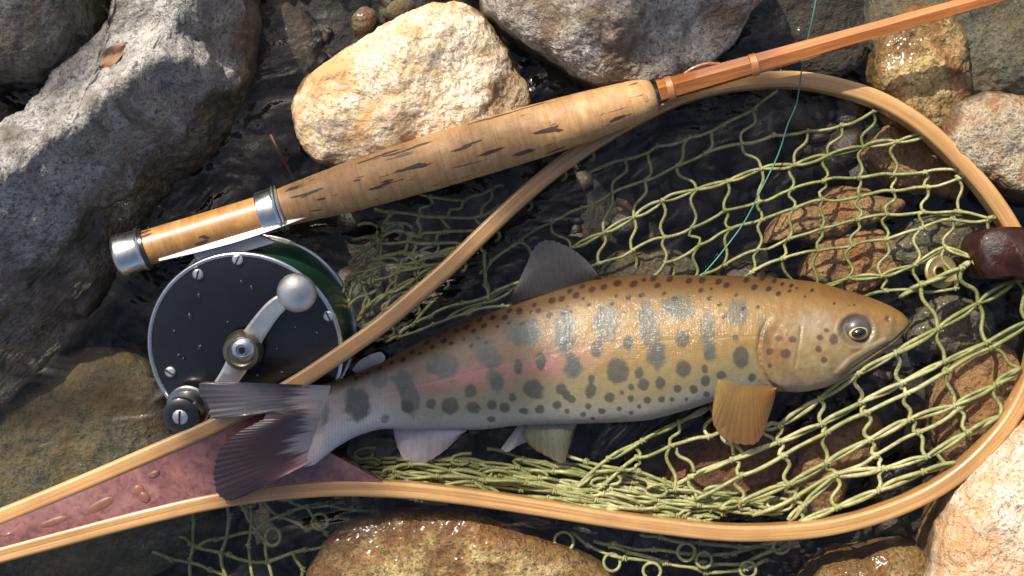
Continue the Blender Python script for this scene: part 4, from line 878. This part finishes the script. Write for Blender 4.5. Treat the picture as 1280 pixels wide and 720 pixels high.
M['skin'] = m.set(col=c, rough=.5, spec=.28, metal=.05, coat=.22, coatr=.12, nor=nor, cnor=cn, sss=.0)
me.materials.append(M['skin'])
body = bpy.data.objects.new('body', me); C.objects.link(body); body.parent = trout
def surf_z(px, py):
    q = (fx-px)**2+(fy-py)**2+np.where(upside, 0, 1e6); k = np.unravel_index(q.argmin(), q.shape); return float(V[k][2])

# eye
ez = surf_z(1071, 413)
eye_m = plain('eyeball', (.05, .047, .045), .1, 0, 1.0, .4, 900, .05)
def dome(name, mat, px, py, z, rx, ry_, h, parent, rot=0.0, level=4):
    U, F = ico(level); q = U.copy(); q[:, 2] = np.where(q[:, 2] < 0, q[:, 2]*.5, q[:, 2])
    x, y = q[:, 0]*rx*S, q[:, 1]*ry_*S; c_, s_ = math.cos(rot), math.sin(rot)
    b = MB(); b.add(np.c_[x*c_-y*s_, x*s_+y*c_, q[:, 2]*h]+P(px, py, z), F); return b.build(name, mat, parent, True, None)
eye = dome('eye', eye_m, 1071, 412, ez-.0012, 18, 16, .0034, trout, .1, 5)
gold = plain('golden iris', (.5, .36, .13), .3, .4, .6, .25, 900, .1); blk = plain('pupil', (.004, .004, .005), .06, 0, 1.0, .1)
irs = dome('iris', gold, 1073, 416, ez+.0010, 12, 8.8, .0019, eye, .15)
dome('pupil', blk, 1073.4, 416.3, ez+.0017, 9.6, 6.8, .0017, eye, .15)

# fins -------------------------------------------------------
def fin_mat(name, ccol, alpha, rough=.3, coat=.6):
    m = Mat(name); a = m.n('ShaderNodeAttribute'); a.attribute_name = 'fin'; b = m.n('ShaderNodeAttribute'); b.attribute_name = 'ray'
    v = m.coord('Object'); nn = m.noise(v, 120, 5, .6)
    c = m.mix(m.math('MULTIPLY', b.outputs['Fac'], .2), a.outputs['Color'], m.mix(1.0, a.outputs['Color'], (.4, .38, .36), 'MULTIPLY'))
    c = m.mix(m.ramp(nn, [(.35, .4), (.6, 0.0)]), c, m.mix(1.0, c, (.6, .55, .5), 'MULTIPLY'))
    al = m.math('ADD', m.math('MULTIPLY', b.outputs['Fac'], (1-alpha)*.6), alpha, True)
    nor = m.bump(nn, .2, .001)
    m.set(col=c, rough=rough, coat=coat, coatr=.08, alpha=al, nor=nor); m.b.inputs['Subsurface Weight'].default_value = 0
    return m.m
def fin(name, root, edge_, zroot, zedge, mat, colf, rays=18, bow=.001, per=8, fray=0.0, seed=1, parent=trout):
    r_ = np.random.default_rng(seed); n = rays*per+1; ns = 26
    A = catmull(np.array([tuple(p)+((zroot,) if np.isscalar(zroot) else (zroot[i],)) for i, p in enumerate(root)], float), n)
    B = catmull(np.array([tuple(p)+((zedge,) if np.isscalar(zedge) else (zedge[i],)) for i, p in enumerate(edge_)], float), n)
    phs = np.linspace(0, rays*2*np.pi, n)+1.6*np.sin(np.linspace(0, 7, n)+seed)+.6*np.sin(np.linspace(0, 31, n)); ray = .5+.5*np.cos(phs)
    if fray: B[:, :2] = A[:, :2]+(B[:, :2]-A[:, :2])*(1-fray*(1-ray)*r_.uniform(.3, 1, n))[:, None]
    s = np.linspace(0, 1, ns)
    G = A[:, None]*(1-s[None, :, None])+B[:, None]*s[None, :, None]
    G[..., 2] += bow*np.sin(np.pi*s)[None, :]+.000015*(ray[:, None]-.5)*np.sin(np.pi*np.clip(s*.9+.1, 0, 1))[None, :]+.0005*np.sin(np.linspace(0, 9, n)+seed)[:, None]*s[None, :]
    W = np.array([[P(*p) for p in rw] for rw in G]); thick = .00032*(1-.75*s)+.00006
    T_ = W.copy(); T_[..., 2] += thick; Bt = W.copy(); Bt[..., 2] -= thick
    V_ = np.vstack([T_.reshape(-1, 3), Bt.reshape(-1, 3)]); m_ = n*ns; F_ = []
    for i in range(n-1):
        for j in range(ns-1):
            a = i*ns+j; F_.append((a, a+1, a+ns+1, a+ns)); F_.append((a+m_, a+ns+m_, a+ns+1+m_, a+1+m_))
        for j in (0, ns-1): a = i*ns+j; F_.append((a, a+ns, a+ns+m_, a+m_))
    for i in (0, n-1):
        for j in range(ns-1): a = i*ns+j; F_.append((a, a+1, a+1+m_, a+m_))
    b = MB(); b.add(V_, F_); o = b.build(name, mat, parent, True, 60)
    uu, sv_ = np.meshgrid(np.linspace(0, 1, n), s, indexing='ij'); cc = colf(uu, sv_)
    at = o.data.attributes.new('fin', 'FLOAT_COLOR', 'POINT'); cc4 = np.concatenate([cc.reshape(-1, 3), np.ones((m_, 1))], 1); at.data.foreach_set('color', np.vstack([cc4, cc4]).ravel())
    rf = (ray[:, None]**2*ss(0, .15, s)[None, :]*np.ones((n, ns))).ravel(); at = o.data.attributes.new('ray', 'FLOAT', 'POINT'); at.data.foreach_set('value', np.r_[rf, rf]); return o
def lerpc(a, b): return lambda u, s: np.array(a)[None, None]*(1-s[..., None])+np.array(b)[None, None]*s[..., None]
def tailc(u, s):
    jag = .05*np.sin(u*61)+.035*np.sin(u*147+1)+.05*np.sin(u*23)
    c = blend(np.array((.25, .215, .22))[None, None], np.array((.050, .026, .025))[None, None], ss(.20, .36, s+jag)[..., None])
    c = blend(c, np.array((.085, .08, .092))[None, None], (ss(.5, .2, u)*ss(.2, .5, s))[..., None]*.9)  # bluish sky reflection on the upper lobe, put into the colour
    return blend(c, np.array((.30, .08, .12))[None, None], (ss(.82, 1.0, u)*ss(.75, .1, s))[..., None]*.7)
M['fin_dark'] = fin_mat('smoky fin', 0, .62); M['fin_amber'] = fin_mat('amber fin', 0, .7); M['fin_pale'] = fin_mat('pale fin', 0, .7); M['fin_tail'] = fin_mat('tail fin membrane', 0, .92, .3, .5)
fin('tail_fin', [(414, 482), (408, 505), (406, 525), (406, 546), (406, 558), (412, 566)],
    [(272, 477), (250, 479), (249, 492), (260, 506), (262, 522), (285, 522), (322, 513), (330, 522), (298, 540), (276, 560), (268, 580), (267, 600), (272, 618), (286, 626), (304, 621)],
    [.0195, .0205, .0210, .0214, .0214, .0210], [.0275, .0272, .0272, .0274, .0278, .0282, .0286, .0286, .028, .027, .026, .025, .0245, .024, .024], M['fin_tail'], tailc, 40, .0042, 8, .02, 3)
fin('dorsal_fin', [(636, 381), (665, 372), (700, 361), (725, 354), (752, 348)], [(642, 365), (656, 335), (670, 306), (688, 300), (712, 309), (733, 325), (748, 344)], [-.001]*5, [.003, .0025, .002, .0025, .003, .0025, .001], M['fin_dark'], lerpc((.055, .05, .045), (.095, .09, .085)), 20, .001, 8, .03, 5)
fin('pectoral_fin', [(898, 474), (915, 473), (935, 475), (955, 479), (970, 484)], [(893, 490), (891, 528), (908, 551), (930, 556), (948, 552), (961, 522), (972, 486)], [.0165, .0165, .016, .0155, .0145], [.014, .012, .010, .0095, .0095, .0115, .014], M['fin_amber'], lambda u, s: blend(np.array((.27, .17, .055))[None, None], np.array((.19, .08, .014))[None, None], ss(0, 1, u*.8+s*.3)[..., None]), 20, .0012, 8, .02, 7)
fin('pelvic_fin', [(660, 527), (680, 524), (700, 524), (720, 529)], [(655, 548), (668, 562), (686, 572), (704, 579), (712, 560), (721, 533)], [.0045]*4, [.001, .0008, .0008, .001, .0015, .002], M['fin_dark'], lerpc((.17, .17, .115), (.11, .105, .06)), 10, .0006, 8, .02, 9)
fin('pelvic_fin', [(648, 531), (660, 531), (672, 532)], [(626, 561), (634, 565), (650, 556), (668, 548)], [-.001]*3, [-.0015]*4, M['fin_pale'], lerpc((.24, .23, .23), (.34, .34, .37)), 7, .0004, 8, .02, 11)
fin('anal_fin', [(492, 536), (520, 535), (550, 536), (584, 538)], [(494, 552), (503, 572), (514, 580), (528, 581), (545, 571), (560, 560), (580, 541)], [.004]*4, [.0022, .0022, .0022, .0022, .002, .002, .002], M['fin_pale'], lerpc((.36, .36, .40), (.38, .32, .35)), 11, .0006, 8, .03, 13)
fin('adipose_fin', [(446, 468), (458, 463), (470, 457), (480, 452)], [(440, 462), (452, 449), (474, 440), (482, 446)], [.0075]*4, [.008]*4, M['fin_pale'], lerpc((.3, .29, .28), (.42, .43, .46)), 5, .0003, 8, 0, 15)  # bluish white edge colour paints a sky reflection on this fin

# ------------------------------------------------------------------ small things
m = plain('teal fishing line', (.035, .17, .13), .3, 0, .3, .2)
mb = MB(); mb.tube(catmull([P(*q) for q in ((1032, -60, .03), (1016, 20, .026), (1004, 75, .018), (996, 128, .012), (985, 155, .008), (972, 195, .005), (950, 240, .004), (930, 278, .003), (905, 312, .0025), (884, 337, .002), (868, 352, .001))], 120), 0.9*S, 8)
tag(settle(mb.build('fishing_line', m)), 'thin teal fishing line hanging from the top across the netting', 'fishing line')
# dead leaf on the ridge boulder
def leaf_mesh(c, L, W_, a, tiltv, curl, name, mat):
    b = MB(); n = 14; Vv = []
    for i in range(n):
        t = i/(n-1); w_ = W_*math.sin(math.pi*t**.8)**.8
        for s_ in (-1, -.5, 0, .5, 1):
            x, y = (t-.5)*L, s_*w_; z = curl*(s_*s_)*W_+tiltv*x+.0006*math.sin(9*t+s_*3)
            Vv.append((c[0]+x*math.cos(a)-y*math.sin(a), c[1]+x*math.sin(a)+y*math.cos(a), c[2]+z))
    Vv = np.array(Vv); lo = Vv.copy(); lo[:, 2] -= .0003
    F_ = [(i*5+j, i*5+j+1, i*5+j+6, i*5+j+5) for i in range(n-1) for j in range(4)]; F_ += [tuple(x+n*5 for x in f[::-1]) for f in F_]
    rim = [i*5 for i in range(n)]+[(n-1)*5+j for j in range(1, 5)]+[i*5+4 for i in range(n-2, -1, -1)]+[3, 2, 1]
    F_ += [(rim[i], rim[(i+1) % len(rim)], rim[(i+1) % len(rim)]+n*5, rim[i]+n*5) for i in range(len(rim))]
    b.add(np.vstack([Vv, lo]), F_); return b.build(name, mat)
lm = plain('dead brown leaf', (.2, .11, .055), .7, 0, .0, .5, 400, .5)
def hit(px, py, dz=0.0):
    dg = bpy.context.evaluated_depsgraph_get(); o = Vector((0, 0, D)); d = (Vector(P(px, py, 0))-o).normalized()
    r = scene.ray_cast(dg, o, d); return r[1]
bpy.context.view_layer.update()
WATER = bpy.data.objects['water']; WATER.hide_viewport = True; bpy.context.view_layer.update()
h = hit(143, 70); tag(settle(leaf_mesh((h[0], h[1], h[2]+.0016), .0125, .0026, .72, .1, .18, 'dead_leaf', lm)), 'curled brown dead leaf on the pale shelf of the ridge boulder', 'leaf')
h = hit(310, 110)
mb = MB(); mb.tube(catmull([P(338, 168, .014), P(345, 182, .013), P(353, 196, .008), P(362, 214, -.004), P(368, 225, -.012)], 20), np.linspace(1.3, 2.0, 20)*S, 6)
tag(settle(mb.build('twig', plain('thin brown twig', (.2, .1, .05), .6))), 'thin brown twig rising from the water beside the reel ring', 'twig')
WATER.hide_viewport = False

# ------------------------------------------------------------------ unseen branch added for shade: its leaves dapple the left of the scene
br = thing('added_shade_branch', 'unseen leafy branch added to shade the reel and tail', 'branch', tuple(P(420, 480, 0)+np.array(SD)*1.55))
lfm = Mat('green leaf'); lfm.set(col=(.06, .1, .03), rough=.45)
mb = MB(); E2 = Vector((0, 0, 1)).cross(SD).normalized(); E1 = SD.cross(E2)
SHADE = [(320, 440, .02, 90, 80, 16), (330, 560, .025, 90, 50, 18), (480, 500, .008, 110, 55, 30), (585, 465, .012, 75, 65, 20), (470, 225, .028, 120, 34, 24), (610, 190, .028, 60, 30, 10), (880, 40, .022, 60, 50, 14), (30, 40, .035, 70, 60, 10)]
for cx, cy_, zt, rx, ry_, n in SHADE:
    for k in range(n):
        a = rng.uniform(0, 6.28); r0 = math.sqrt(rng.random()); t = rng.uniform(1.4, 1.75)
        c0 = Vector(P(cx+rx*r0*math.cos(a), cy_+ry_*r0*math.sin(a), zt))+SD*t
        ang = rng.uniform(0, 6.28); L = rng.uniform(.012, .02); nd = (SD+Vector((rng.normal(0, .35), rng.normal(0, .35), rng.normal(0, .35)))).normalized()
        e1 = (E1*math.cos(ang)+E2*math.sin(ang)); e1 = (e1-nd*e1.dot(nd)).normalized(); e2 = nd.cross(e1)
        q = [c0+e1*x*L+e2*y*L+nd*z*L for x, y, z in ((-1, 0, 0), (-.5, .36, .06), (.1, .42, .06), (.6, .25, .02), (1.1, 0, -.1), (.6, -.25, .02), (.1, -.42, .06), (-.5, -.36, .06), (0, 0, -.06))]
        mb.add([tuple(x) for x in q], [(i, (i+1) % 8, 8) for i in range(8)])
fo = mb.build('shade_foliage', lfm.m, br, True, None); fo['kind'] = 'stuff'
mb = MB(); o = np.array(SD)
mb.tube(catmull([P(-1500, 900, 0)+o*1.9, P(-300, 560, 0)+o*1.62, P(300, 450, 0)+o*1.57, P(620, 330, 0)+o*1.58, P(860, 60, 0)+o*1.55], 60), np.linspace(.012, .002, 60), 10); mb.build('stem', plain('bark', (.1, .07, .05), .8), br)
for q in (((300, 450), (420, 540), (500, 560)), ((200, 460), (240, 560), (250, 640)), ((420, 420), (460, 320), (500, 250)), ((100, 490), (120, 300), (60, 60)), ((560, 360), (600, 440), (580, 520))):
    mb = MB(); mb.tube(catmull([P(x, y, 0)+o*1.57 for x, y in q], 24), np.linspace(.003, .001, 24), 6); mb.build('twig_stem', bpy.data.materials['bark'], br)
